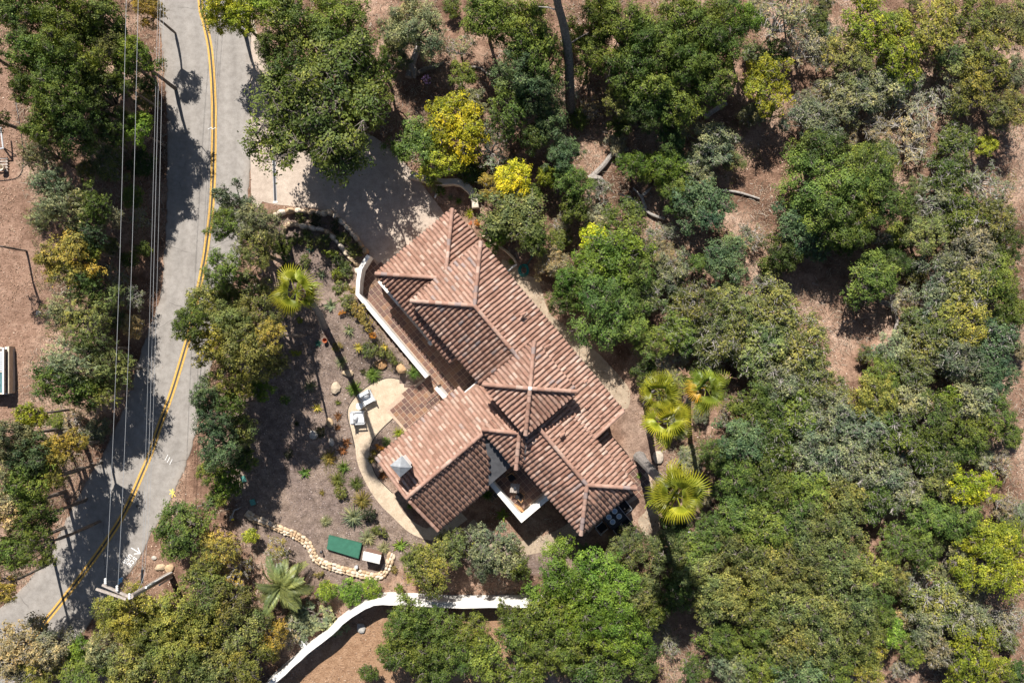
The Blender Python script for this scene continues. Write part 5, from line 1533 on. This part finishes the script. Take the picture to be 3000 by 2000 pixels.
palm('fan_palm', P(1874, 1340, 0), P(1980, 1452, 11.3), 18, 1.28, 'big lone fan palm beside the dining patio, broad ringed trunk', YG, FF, 'fan palms', dead=10, trunk=(.30, .2))
palm('fan_palm', P(1892, 1185, 0), P(1932, 1150, 8.5), 13, 1.04, 'fan palm of the cluster nearest the house with one orange frond', YG, FF, 'fan palms', trunk=(.17, .13))
palm('fan_palm', P(1904, 1270, 0), P(1953, 1232, 9.2), 14, 1.10, 'lowest fan palm of the cluster of three behind the house', YG, FF, 'fan palms', trunk=(.18, .13), dead=4)
palm('fan_palm', P(2015, 1188, 0), P(2066, 1135, 9.0), 13, 1.08, 'fan palm farthest from the house in the cluster, with dry flower stalks', GN, FF, 'fan palms', trunk=(.17, .13), dead=3, stalks=3)
palm('date_palm', G(842, 1690), G(848, 1692, 1.4), 26, 1.06, 'grey-green feather palm below the stone wall', (.20, .23, .10), PF, 'feather palms', dead=3, trunk=(.28, .26), elev=(-.15, 1.3))
palm('small_palm', G(1722, 1612), G(1722, 1612, .7), 18, .52, 'small dark green feather palm under the lower hip corner', (.06, .12, .03), PF, 'feather palms', dead=0, trunk=(.1, .09), elev=(.0, 1.2))
palm('small_palm', G(1632, 1662), G(1632, 1662, .7), 14, .46, 'small pale feather palm beside the curving lower path', (.22, .22, .07), PF, 'feather palms', dead=0, trunk=(.09, .08), elev=(.1, 1.2))
palm('small_palm', G(1272, 545), G(1272, 545, .5), 12, .34, 'little palm at the driveway corner beside the drain pipe', (.24, .22, .12), PF, 'feather palms', dead=0, trunk=(.07, .06), elev=(.1, 1.2))
#@@TREES
# ------------------------------------------------------------------ trees: instances
LMK = [('the yellow road line', 600, 300), ('the driveway mouth', 790, 470), ('the road at the top', 700, 60), ('the bare dirt lot', 60, 700), ('the painted arrow', 330, 1560), ('the utility pole', 430, 1760),
       ('the tall curved palm', 820, 870), ('the cactus garden', 770, 1080), ('the green utility lid', 1000, 1600), ('the broken white chair', 850, 1900), ('the bend of the white wall', 1100, 1790),
       ('the straight run of the white wall', 1400, 1800), ('the balcony', 1460, 1620), ('the dining patio', 1800, 1640), ('the lone big palm', 2060, 1470), ('the three palm cluster', 2060, 1230), ('the hose', 1540, 740),
       ('the garage roof corner', 1340, 560), ('the tall bare trunk', 1670, 300), ('the charred log', 1260, 200), ('the forked log', 1770, 520), ('the pole on the clearing', 2170, 570), ('the lime yellow bush', 2840, 1420),
       ('the pale clearing', 2440, 900), ('the bent dead trunk', 2600, 930), ('the top right corner', 2880, 120), ('the bottom right corner', 2900, 1930), ('the blue tarp', 2128, 1745), ('the cold frame', 90, 1080), ('the bottom left corner', 90, 1930),
       ('the right edge brush', 2880, 620), ('the dark brush', 2700, 350), ('the shaded dirt', 2080, 1850), ('the upper edge', 1960, 60), ('the bleached branch', 2240, 1530), ('the lower right grove', 2480, 1780)]
cnt = defaultdict(int); recs = []
KN = {'openL': 'spreading oak', 'oakL': 'oak', 'oakM': 'oak', 'oakS': 'bush', 'loose': 'loose-leaved tree', 'feath': 'feathery tree', 'scrub': 'scrub oak', 'sparse': 'half-bare brush', 'shrub': 'low creeper'}
CT = {'openL': 'tree', 'oakL': 'tree', 'oakM': 'tree', 'oakS': 'shrub', 'loose': 'tree', 'feath': 'tree', 'scrub': 'tree', 'sparse': 'shrub', 'shrub': 'shrub'}
GP = {'openL': 'oaks round the house', 'oakL': 'oaks round the house', 'oakM': 'oaks round the house', 'oakS': 'wild bushes', 'loose': 'loose-leaved trees', 'feath': 'feathery trees along the road', 'scrub': 'scrub oaks on the slope', 'sparse': 'half-bare brush', 'shrub': 'creepers'}
tr = random.Random(5)
STEM = MB().tube([(0, 0, -.1), (.3, .2, .35), (-.1, .1, .7), (0, 0, 1)], [1.35, 1.12, 1.02, 1.0], 8).mesh('lower_trunk', M['bark'])
# wild bushes filling the thickets between the listed trees
WOOD = [[(1000, 0), (3000, 0), (3000, 2000), (1900, 2000), (1900, 1640), (2000, 1500), (1960, 1200), (1640, 850), (1560, 680), (1420, 600), (1250, 420), (1130, 350), (1080, 200)], [(0, 0), (430, 0), (440, 800), (380, 1000), (250, 1350), (60, 1650), (0, 1700), (0, 1250), (200, 1150), (130, 850), (60, 300)]]
CLEAR = [(1775, 490, 70), (1880, 600, 75), (2100, 325, 50), (2600, 930, 60), (1240, 270, 110), (2190, 600, 70), (2230, 520, 60), (2400, 830, 110), (2460, 960, 80), (2470, 1080, 70), (2560, 960, 60), (2620, 1710, 60), (2590, 1580, 40), (2650, 1960, 60), (2940, 1380, 60), (2080, 1840, 90), (1960, 600, 70), (1800, 640, 40), (1660, 430, 50), (1910, 390, 60), (2290, 420, 60), (2270, 90, 40), (2960, 1950, 50), (1400, 180, 60), (2960, 450, 50)]
nb = 0
for _ in range(6000):
    x, y = tr.uniform(0, 3000), tr.uniform(0, 2000)
    if not any(inp1((x, y), p) for p in WOOD): continue
    if any((x - a) ** 2 + (y - b) ** 2 < c * c for a, b, c in CLEAR): continue
    r = tr.uniform(28, 52)
    if any((x - t[0]) ** 2 + (y - t[1]) ** 2 < (.72 * t[2] + r * .55) ** 2 for t in TREES): continue
    k, cc = tr.choice((('oakS', 'dk'), ('oakS', 'gn'), ('sparse', 'tn'), ('sparse', 'gy'), ('sparse', 'gy'), ('scrub', 'gy'), ('scrub', 'ol'), ('scrub', 'tn'), ('loose', 'ol')))
    TREES.append((x, y, r, k, cc, tr.uniform(.9, 1.8))); nb += 1
    if nb >= 90: break
for (x, y, r, k, cc, h) in TREES:
    hgt = h or 3.0
    ztop = hgt * .75
    g = G(x, y); 
    for _ in range(3):
        p = P(x, y, gz1(g.x, g.y) + ztop); g = Vector((p.x, p.y, gz1(p.x, p.y)))
    rm = r * (CZ - g.z - ztop) / F * 1.2
    pr = PRO[k][tr.randrange(len(PRO[k]))]
    s = rm / pr['R']; sz = min(hgt / pr['H'], s * 1.45); lift = max(0.0, hgt - sz * pr['H']); lift = lift if lift > .6 else 0.0
    nm = {'spreading oak': 'oak_tree', 'oak': 'oak_tree', 'bush': 'bush', 'loose-leaved tree': 'tree', 'feathery tree': 'feathery_tree', 'scrub oak': 'scrub_oak', 'half-bare brush': 'brush', 'low creeper': 'creeper'}[KN[k]]
    o = bpy.data.objects.new(nm, None); o.empty_display_size = .3; COL.objects.link(o)
    o.matrix_basis = Matrix.Translation(g) @ Matrix.Rotation(tr.uniform(0, 6.28), 4, 'Z') @ Matrix.Diagonal((s * tr.uniform(.86, 1.12), s * tr.uniform(.86, 1.12), sz, 1))
    t_ = bpy.data.objects.new('trunk', pr['trunk']); COL.objects.link(t_); t_.parent = o
    c_ = bpy.data.objects.new('crown', pr['crown']); COL.objects.link(c_); c_.parent = o
    if lift:
        t_.location.z = c_.location.z = lift / sz
        l_ = bpy.data.objects.new('lower_trunk', STEM); COL.objects.link(l_); l_.parent = o; l_.scale = (pr['R'] * .066, pr['R'] * .066, (lift + .1) / sz)
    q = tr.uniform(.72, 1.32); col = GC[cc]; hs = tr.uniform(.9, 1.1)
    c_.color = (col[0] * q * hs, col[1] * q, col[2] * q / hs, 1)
    size = 'small' if r < 50 else 'large' if r > 88 else 'medium' if r < 70 else 'broad'
    lk = min(LMK, key=lambda l: (l[1] - x) ** 2 + (l[2] - y) ** 2)
    dx, dy = x - lk[1], y - lk[2]; dist = math.hypot(dx, dy)
    rel = 'close by' if dist < 50 else ('right of' if dx > 0 else 'left of') if abs(dx) > 1.6 * abs(dy) else ('below' if dy > 0 else 'above') if abs(dy) > 1.6 * abs(dx) else ('below right of' if dx > 0 else 'below left of') if dy > 0 else ('above right of' if dx > 0 else 'above left of')
    recs.append((o, f'{size} {CW[cc]} {KN[k]} {rel} {lk[0]}', x, y, k))
by = defaultdict(list)
for rec in recs: by[rec[1]].append(rec)
ORD = ['leftmost'] + [w + ' from left' for w in ('second', 'third', 'fourth', 'fifth', 'sixth', 'seventh', 'eighth', 'ninth', 'tenth', 'eleventh', 'twelfth', 'thirteenth')]
for lab, L in by.items():
    L.sort(key=lambda r: r[2])
    for i, rec in enumerate(L):
        l2 = lab
        if len(L) == 2: l2 = lab + (', the upper one' if i == (0 if L[0][3] < L[1][3] else 1) else ', the lower one') if abs(L[0][3] - L[1][3]) > 30 else lab + (', the left one', ', the right one')[i]
        elif len(L) > 2: l2 = lab + ', ' + (ORD[i] if i < len(L) - 1 else 'rightmost')
        setp(rec[0], l2, CT[rec[4]], GP[rec[4]])

# tall eucalyptus trunk at the top, leaning away; its crown is beyond the frame
root = empty('tall_tree', G(1673, 348)); setp(root, 'tall dark bare tree trunk leaning up past the top edge', 'tree')
b_ = G(1673, 348); tk = [b_ + Vector((0, 0, -.3)), P(1669, 250, 1.9), P(1664, 150, 3.8), P(1650, 70, 5.4), P(1632, 0, 6.9), P(1622, -120, 8.6)]
MB().tube(smooth_path([tuple(p) for p in tk], 5), list(np.linspace(.30, .19, 26)), 10).build('trunk', M['bark'], root)
MB().tube([P(1633, 30, 6.3), P(1605, 22, 6.5), P(1578, 20, 6.4)], [.05, .035, .015], 5).build('branch', M['pale_bark'], root); MB().tube([P(1668, 130, 4.1), P(1690, 115, 4.2), P(1725, 95, 4.0)], [.05, .04, .015], 5).build('branch', M['bark'], root)
cr_ = bpy.data.objects.new('crown', PRO['loose'][0]['crown']); cr_.color = (.10, .13, .06, 1); link(cr_, root, Matrix.Translation(P(1600, -210, 7.2) + Vector((0, 0, -1.5))) @ Matrix.Diagonal((1.1, 1.1, 1, 1)))
# leaning bare stems near the top right
for i, (pts, l) in enumerate(((((2302, 178), (2302, 110), (2296, 60), (2288, 20)), 'thin dark bare stem rising right of the upper edge brush, left one of two'), (((2308, 100), (2330, 70), (2352, 48)), 'thin dark bare stem rising right of the upper edge brush, right one of two'))):
    g = G(*pts[0]); root = empty('bare_stem', g); setp(root, l, 'stem', 'bare stems'); w = [P(x, y, g.z + .1 + k * .9) for k, (x, y) in enumerate(pts)]
    MB().tube(w, list(np.linspace(.07, .03, len(w))), 6).build('trunk', M['bark'], root)
    for k in range(6): q = w[-1].lerp(w[-2], random.random()); MB().tube([q, q + Vector((random.uniform(-.6, .6), random.uniform(-.2, .7), .3))], [.02, .006], 4).build('branch', M['bark'], root)

# ------------------------------------------------------------------ garden plants
def rosette(n, L, w, curve, seed, up=.6):
    pr = random.Random(seed); b = MB()
    for i in range(n):
        az = i * 2.39996 + pr.uniform(-.2, .2); el = up * (1.35 - 1.1 * i / n) + pr.uniform(-.1, .1); l = L * pr.uniform(.75, 1.1) * (.6 + .4 * i / n)
        rows = []
        for t in (0, .35, .7, 1.0):
            r0 = l * t * math.cos(el); z = .03 + l * t * math.sin(el) - curve * l * t * t
            c = Vector((math.cos(az) * r0, math.sin(az) * r0, z)); s = Vector((-math.sin(az), math.cos(az), 0)) * w * (1.0, .95, .6, .05)[int(t * 3 + .01)] * .5
            rows.append((c + s, c - Vector((0, 0, w * .25)), c - s))
        rv = pr.uniform(.3, .85)
        for A, B in zip(rows[:-1], rows[1:]): b.add([A[0], A[1], A[2], B[0], B[1], B[2]], [(0, 1, 4, 3), (1, 2, 5, 4)], rv)
    return b.mesh('leaves', M['leaf'])
AG = {'agave': [rosette(22, .42, .085, .15, s) for s in (1, 2)], 'aloe': [rosette(26, .36, .05, .25, s, .8) for s in (3, 4)], 'grass': [rosette(120, .46, .018, .55, s, .95) for s in (5, 6)], 'spiky': [rosette(60, .42, .03, .3, s, .95) for s in (7, 8)]}
PL = {'agave': 'agave', 'aloe': 'aloe', 'grass': 'tufted grass', 'spiky': 'spiky clump'}
GPc = {'te': ((.045, .14, .13), 'teal'), 'gy': ((.22, .235, .155), 'grey-green'), 'yl': ((.40, .34, .09), 'yellow'), 'gn': ((.10, .16, .04), 'green'), 'rd': ((.19, .09, .05), 'reddish'), 'br': ((.15, .22, .05), 'bright green'), 'go': ((.22, .17, .055), 'golden'), 'or': ((.55, .22, .03), 'orange'), 'dk': ((.05, .055, .03), 'dark'), 'ol': ((.12, .135, .04), 'olive'), 'tn': ((.26, .22, .13), 'tan'), 'yg': ((.26, .28, .035), 'yellow-green')}
GARD = [  # px py r kind colour where
 (910, 728, 11, 'agave', 'te', 'at the top of the cactus garden'), (943, 803, 18, 'aloe', 'gy', 'between the tall palm and the yellow-green shrubs'), (972, 897, 21, 'agave', 'gy', 'right of the tall palm crown'), (1024, 967, 20, 'aloe', 'gy', 'below the orange ground flowers'),
 (1051, 1017, 18, 'aloe', 'yl', 'right of the curved palm shadow'), (1128, 1014, 14, 'aloe', 'yl', 'next to the terrace wall'), (932, 1005, 10, 'agave', 'te', 'left of the curved palm base'), (1001, 1060, 19, 'spiky', 'gy', 'above the long tan boulder'),
 (1093, 1097, 27, 'grass', 'gn', 'below the rust orange boulders'), (1038, 1137, 25, 'grass', 'gn', 'left of the sand circle'), (1213, 1092, 22, 'grass', 'gn', 'at the end of the terrace wall'), (1063, 1087, 9, 'agave', 'dk', 'beside the grassy clump'),
 (909, 1131, 18, 'spiky', 'gy', 'left of the tall grey-cream boulder'), (930, 1193, 17, 'aloe', 'yl', 'above the narrow tan boulder'), (991, 1178, 11, 'aloe', 'ol', 'below the tall grey-cream boulder'), (991, 1218, 12, 'agave', 'rd', 'left of the sand path start'),
 (1016, 1295, 13, 'agave', 'rd', 'upper of the pair beside the path bend'), (1004, 1319, 13, 'agave', 'rd', 'lower of the pair beside the path bend'), (894, 1382, 16, 'agave', 'gn', 'alone in the tree shade'), (944, 1441, 11, 'aloe', 'go', 'alone in the lower shade'),
 (1007, 1367, 20, 'spiky', 'gn', 'left of the path bend'), (1044, 1414, 23, 'grass', 'ol', 'at the outer side of the path'), (1061, 1464, 28, 'grass', 'go', 'below the olive tuft by the path'), (964, 1340, 24, 'grass', 'go', 'at the right of the shaded bed'), (990, 1404, 24, 'grass', 'ol', 'lower in the shaded bed'),
 (1038, 1511, 36, 'grass', 'gy', 'above the green utility lid'), (1079, 1572, 28, 'grass', 'gy', 'touching the green utility lid corner'), (1124, 1603, 20, 'grass', 'gy', 'above the utility cabinet'), (955, 1525, 18, 'grass', 'gy', 'in the lower shade left of the big grey tuft'),
 (1173, 1595, 19, 'agave', 'br', 'right of the utility cabinet'), (1471, 1505, 18, 'agave', 'br', 'in the dark bed below the balcony'), (1428, 1448, 18, 'spiky', 'gn', 'under the gabled wing eave'), (1168, 1266, 17, 'spiky', 'yg', 'in the bed below the patio'), (1201, 1482, 10, 'spiky', 'br', 'under the gable corner'),
 (1096, 1324, 13, 'spiky', 'go', 'at the tip of the bed inside the path'), (1121, 1392, 13, 'agave', 'rd', 'between the path and the chimney'), (1873, 1393, 9, 'agave', 'br', 'beside the lean-to roof corner'), (1430, 715, 12, 'agave', 'gn', 'behind the garage hip'), (1320, 580, 10, 'spiky', 'gy', 'in the bed behind the garage'),
 (1344, 590, 12, 'spiky', 'gn', 'inside the low curved wall'), (1376, 625, 15, 'spiky', 'yg', 'next to the garage hip corner'), (1498, 768, 11, 'grass', 'br', 'next to the hose'), (870, 1240, 11, 'aloe', 'dk', 'left of the round grey boulder'), (1650, 1500, 9, 'agave', 'gn', 'in the dark bed right of the balcony'), (990, 1252, 9, 'agave', 'rd', 'right of the narrow tan boulder'), (1088, 1345, 12, 'agave', 'go', 'in the bed left of the chimney')]
for i, (x, y, r, k, cc, wh) in enumerate(GARD):
    g = G(x, y); rm = r * .032; root = empty(k + '_plant' if k != 'grass' else 'grass_tuft', g, random.uniform(0, 6.28)); setp(root, f'{GPc[cc][1]} {PL[k]} {wh}', 'plant', 'rosette plants and tufts in the garden')
    me = AG[k][i % 2]; o = bpy.data.objects.new('leaves', me); COL.objects.link(o); o.parent = root; s = rm / .42; o.scale = (s, s, s * 1.15); c_ = GPc[cc][0]; o.color = (*c_, 1)
SHR = [(972, 746, 17, 'yg', 'above the other lemon shrub in the cactus garden'), (991, 801, 17, 'yg', 'below the other lemon shrub in the cactus garden'), (872, 700, 20, 'ol', 'at the upper corner of the cactus garden'), (910, 700, 22, 'ol', 'just above the teal agave'), (952, 707, 22, 'ol', 'inside the inner stone row'),
 (895, 765, 18, 'ol', 'below the teal agave'), (998, 765, 24, 'ol', 'right of the lemon shrubs'), (1014, 795, 20, 'ol', 'left of the terrace wall top'), (1002, 841, 24, 'ol', 'left of the terrace wall bend'), (1030, 850, 18, 'go', 'against the terrace wall bend'), (1021, 885, 24, 'ol', 'below the terrace wall bend'), (1050, 910, 24, 'go', 'along the slanting terrace wall'), (1074, 940, 24, 'go', 'in the middle of the slanting terrace wall'),
 (1040, 736, 22, 'ol', 'between the two stone rows near the terrace'), (1012, 700, 22, 'ol', 'between the two stone rows'), (985, 665, 18, 'dk', 'in the shade between the stone rows'), (930, 648, 20, 'dk', 'below the upper stone row'), (880, 640, 16, 'ol', 'left end between the stone rows'), (841, 746, 24, 'gn', 'left of the teal agave'), (845, 790, 18, 'br', 'above the tall palm crown'), (880, 939, 10, 'yg', 'right below the tall palm crown'),
 (1003, 916, 9, 'or', 'below the grey agave'), (1092, 982, 10, 'or', 'next to the slanting terrace wall'), (989, 1014, 15, 'go', 'beside the curved palm shadow'), (870, 1035, 13, 'yg', 'in the left of the garden'), (1085, 1028, 24, 'ol', 'left of the rust boulders'), (1125, 1030, 18, 'ol', 'above the rust boulders'), (1150, 1050, 16, 'ol', 'between the rust boulders'),
 (840, 1168, 15, 'br', 'at the left shade edge'), (945, 1262, 16, 'dk', 'above the small pale boulder'), (1114, 1310, 11, 'or', 'beside the gabled roof corner'), (1137, 1293, 14, 'br', 'beside the gabled roof edge'), (1000, 1441, 20, 'ol', 'at the lower shade edge'), (1115, 1550, 20, 'ol', 'left of the path curve'), (1085, 1500, 22, 'dk', 'above the path curve'), (1155, 1666, 11, 'go', 'right of the stone wall end'), (937, 1680, 12, 'go', 'below the stone wall bend'),
 (1400, 655, 10, 'or', 'behind the garage'), (1290, 560, 16, 'gn', 'at the driveway corner'), (1450, 735, 14, 'gn', 'along the kerb behind the garage'), (850, 1330, 14, 'dk', 'deep in the shaded bed'), (2010, 1575, 26, 'gn', 'below the big lone palm'), (1975, 1600, 22, 'gn', 'below left of the big lone palm')]
SW = {'or': 'little orange flowering shrub', 'yg': 'lemon green shrub', 'ol': 'low olive ground shrub', 'go': 'golden ground shrub', 'dk': 'dark low shrub', 'gn': 'green leafy shrub', 'br': 'bright green leafy shrub'}
for i, (x, y, r, cc, wh) in enumerate(SHR):
    g = G(x, y); rm = r * .027; pr = PRO['shrub'][i % 3]; s = rm / pr['R']
    o = empty('garden_shrub', g, random.uniform(0, 6.28)); o.scale = (s, s, min(1.1, s) * (.75 if cc in ('ol', 'go') else 1.0)); setp(o, f'{SW[cc]} {wh}', 'shrub', 'low shrubs in the garden')
    for nm in ('trunk', 'crown'):
        c_ = bpy.data.objects.new(nm, pr[nm]); COL.objects.link(c_); c_.parent = o; c_.color = (*GPc[cc][0], 1)
def blossoms(px, py, r, n, mat, label, z=.5):
    g = G(px, py); root = empty('flowering_plant', g); setp(root, label, 'flowers'); b = MB()
    b.tube([g, g + Vector((0, 0, z))], .03, 5).build('stem', M['bark'], root); b = MB()
    for k in range(n):
        a, d = random.uniform(0, 6.28), r * .021 * math.sqrt(random.random()); p = g + Vector((math.cos(a) * d, math.sin(a) * d, z + random.uniform(-.1, .25))); s = random.uniform(.03, .06)
        for j in range(4):
            an = j * 1.57 + a; q = Vector((math.cos(an), math.sin(an), .3)) * s; w = Vector((-math.sin(an), math.cos(an), 0)) * s * .5; b.add([p, p + q * .6 + w, p + q * 1.3, p + q * .6 - w], [(0, 3, 2, 1)])
    b.build('blossom', mat, root)
blossoms(1250, 238, 14, 26, M['petal_pink'], 'clump of pink flowers in the dry grass near the charred log', .3)
blossoms(2015, 1580, 34, 80, M['petal_white'], 'lilac white blossoms below the big lone palm', 1.0)
blossoms(1380, 658, 5, 10, M['terracotta_pot'], 'red flower spike behind the garage roof', .4)
c = G(954, 997); setp(MB().lathe([(.09, 0), (.14, .25), (.15, .27), (.12, .24), (.08, .06)], c, 14).build('clay_pot', M['terracotta_pot']), 'red clay pot at the foot of the curved palm shadow', 'pot')

# ------------------------------------------------------------------ ground cover (uncountable)
def scatter(n, fn, rg): 
    x = rg.uniform(-33, 33, n); y = rg.uniform(-23, 23, n); k = fn(x, y); return x[k], y[k]
rg = np.random.default_rng(99)
hardp = [roadw, drivew, [H2(*p) for p in TERR], [H2(*p) for p in ((-3, .3), (17, .3), (17, -6.6), (6.3, -6.6), (6.3, -5.9), (-3, -5.9))], [H2(*p) for p in ((5.6, -12.5), (11, -12.5), (11, -5), (5.6, -5))], [P2(*p) for p in SAND]]
def nothard(x, y):
    k = np.ones(len(x), bool)
    for p in hardp: k &= ~inpoly(x, y, p)
    return k
def litter(name, n, fn, size, mat, lab, tilt=.35, asp=.55):
    x, y = scatter(n, fn, rg); m = len(x); Nn = rg.normal(size=(m, 3)) * tilt; Nn[:, 2] = 1; Nn /= np.linalg.norm(Nn, axis=1, keepdims=True)
    L = rg.uniform(.5, 1.4, m) * size; C = np.stack([x, y, gz(x, y) + L * .18 + .012], 1); V, Fq = leaf_quads(C, Nn, L, L * asp, rg)
    o = obj(name, np_mesh(name, V, Fq, mat, np.repeat(np.clip(rg.normal(.5, .22, m), 0, 1), 4))); setp(o, lab, kind='stuff')
ing = lambda x, y: inpoly(x, y, gardw)
patchy = lambda x, y: rg.random(len(x)) < np.clip(.5 + .9 * wob(x, y, .9), .06, 1)
litter('leaf_litter', 200000, lambda x, y: nothard(x, y) & ~ing(x, y) & patchy(x, y), .085, M['litter'], 'dry brown leaf litter under the trees')
litter('mulch', 130000, lambda x, y: nothard(x, y) & ing(x, y), .075, M['chips'], 'grey bark mulch and fallen leaves in the garden bed')
litter('road_leaves', 6000, lambda x, y: (inpoly(x, y, roadw) | inpoly(x, y, drivew)) & (rg.random(len(x)) < .12), .05, M['litter'], 'scattered dry leaves on the asphalt and gravel')
# dry stems
def stems(name, n, fn, lab, hgt=.35):
    x, y = scatter(n, fn, rg); m = len(x); z = gz(x, y); a = rg.uniform(0, 6.28, m); l = rg.uniform(.4, 1.3, m) * hgt; ti = rg.uniform(.3, 1.4, m)
    d = np.stack([np.cos(a) * np.sin(ti), np.sin(a) * np.sin(ti), np.cos(ti)], 1) * l[:, None]; s = np.stack([-np.sin(a), np.cos(a), np.zeros(m)], 1) * .012
    B = np.stack([x, y, z + .01], 1); V = np.stack([B - s, B + s, B + d + s * .3, B + d - s * .3], 1).reshape(-1, 3)
    o = obj(name, np_mesh(name, V, np.arange(m * 4).reshape(m, 4), M['dry'], np.repeat(np.clip(rg.normal(.55, .22, m), 0, 1), 4))); setp(o, lab, kind='stuff')
inl = lambda x, y: inpoly(x, y, lotlw) | inpoly(x, y, lotbw)
stems('dry_grass', 130000, lambda x, y: nothard(x, y) & ~ing(x, y) & ~inl(x, y) & (wob(x, y, .7) > -.1), 'dry tan grass and fallen twigs between the trees')

# low creeping ground cover along the walls and stone rows
COV = [poly_px(p) for p in ([(840, 648), (900, 640), (970, 645), (1010, 690), (1050, 745), (1045, 765), (1010, 718), (965, 672), (900, 652), (850, 650)], [(960, 740), (1030, 780), (1046, 870), (1150, 990), (1225, 1085), (1150, 1095), (1080, 1050), (1060, 960), (1000, 900), (985, 820)], [(1060, 1010), (1140, 1010), (1235, 1100), (1190, 1110), (1080, 1060)],
  [(860, 690), (960, 690), (960, 725), (870, 730)], [(930, 1300), (1000, 1330), (1040, 1400), (1100, 1480), (1140, 1560), (1060, 1520), (1000, 1450), (950, 1380)])]
def cover(x, y):
    k = np.zeros(len(x), bool)
    for p in COV: k |= inpoly(x + .3 * wob(x, y, 2.5), y + .3 * wob(x + 5, y, 2.2), p)
    return k & nothard(x, y) & (wob(x, y, 2.2) > -.35)
x, y = scatter(420000, cover, rg); m = len(x); Nn = rg.normal(size=(m, 3)) * .6; Nn[:, 2] = 1; Nn /= np.linalg.norm(Nn, axis=1, keepdims=True)
L = rg.uniform(.6, 1.4, m) * .065; C = np.stack([x, y, gz(x, y) + rg.random(m) * (.10 + .14 * np.clip(wob(x, y, 3), 0, 1))], 1); V, Fq = leaf_quads(C, Nn, L, L * .5, rg)
o = obj('ground_cover', np_mesh('ground_cover', V, Fq, M['leaf'], np.repeat(np.clip(.5 + .25 * wob(x, y, 1.6) + rg.normal(0, .15, m), 0, 1), 4))); o.color = (.17, .155, .05, 1); setp(o, 'creeping olive ground cover along the terrace wall and stone rows', kind='stuff')

# tangled undergrowth of the woods, a single mass
woodw = [poly_px(p) for p in WOOD]; clw = [(P2(a, b), c * .021) for a, b, c in CLEAR]
def under(x, y):
    k = np.zeros(len(x), bool)
    for p in woodw: k |= inpoly(x, y, p)
    for (c, r) in clw: k &= (x - c[0]) ** 2 + (y - c[1]) ** 2 > r * r * (.8 + .4 * rg.random(len(x)))
    return k & nothard(x, y) & (wob(x, y, 1.1) + .5 * wob(x + 3, y, 2.7) > .12)
x, y = scatter(260000, under, rg); m = len(x); hq = np.clip(wob(x, y, 1.1) + .5 * wob(x + 3, y, 2.7) - .12, 0, 1.2)
Nn = rg.normal(size=(m, 3)) * .55; Nn[:, 2] = 1; Nn /= np.linalg.norm(Nn, axis=1, keepdims=True)
L = rg.uniform(.6, 1.4, m) * .085; C = np.stack([x, y, gz(x, y) + rg.random(m) ** .6 * (.06 + .42 * hq)], 1); V, Fq = leaf_quads(C, Nn, L, L * .5, rg)
o = obj('undergrowth', np_mesh('undergrowth', V, Fq, M['leaf'], np.repeat(np.clip(.42 + .3 * wob(x, y, .8) + rg.normal(0, .16, m), 0, 1), 4))); o.color = (.150, .140, .062, 1); setp(o, 'tangled grey-olive undergrowth on the woodland floor', kind='stuff')
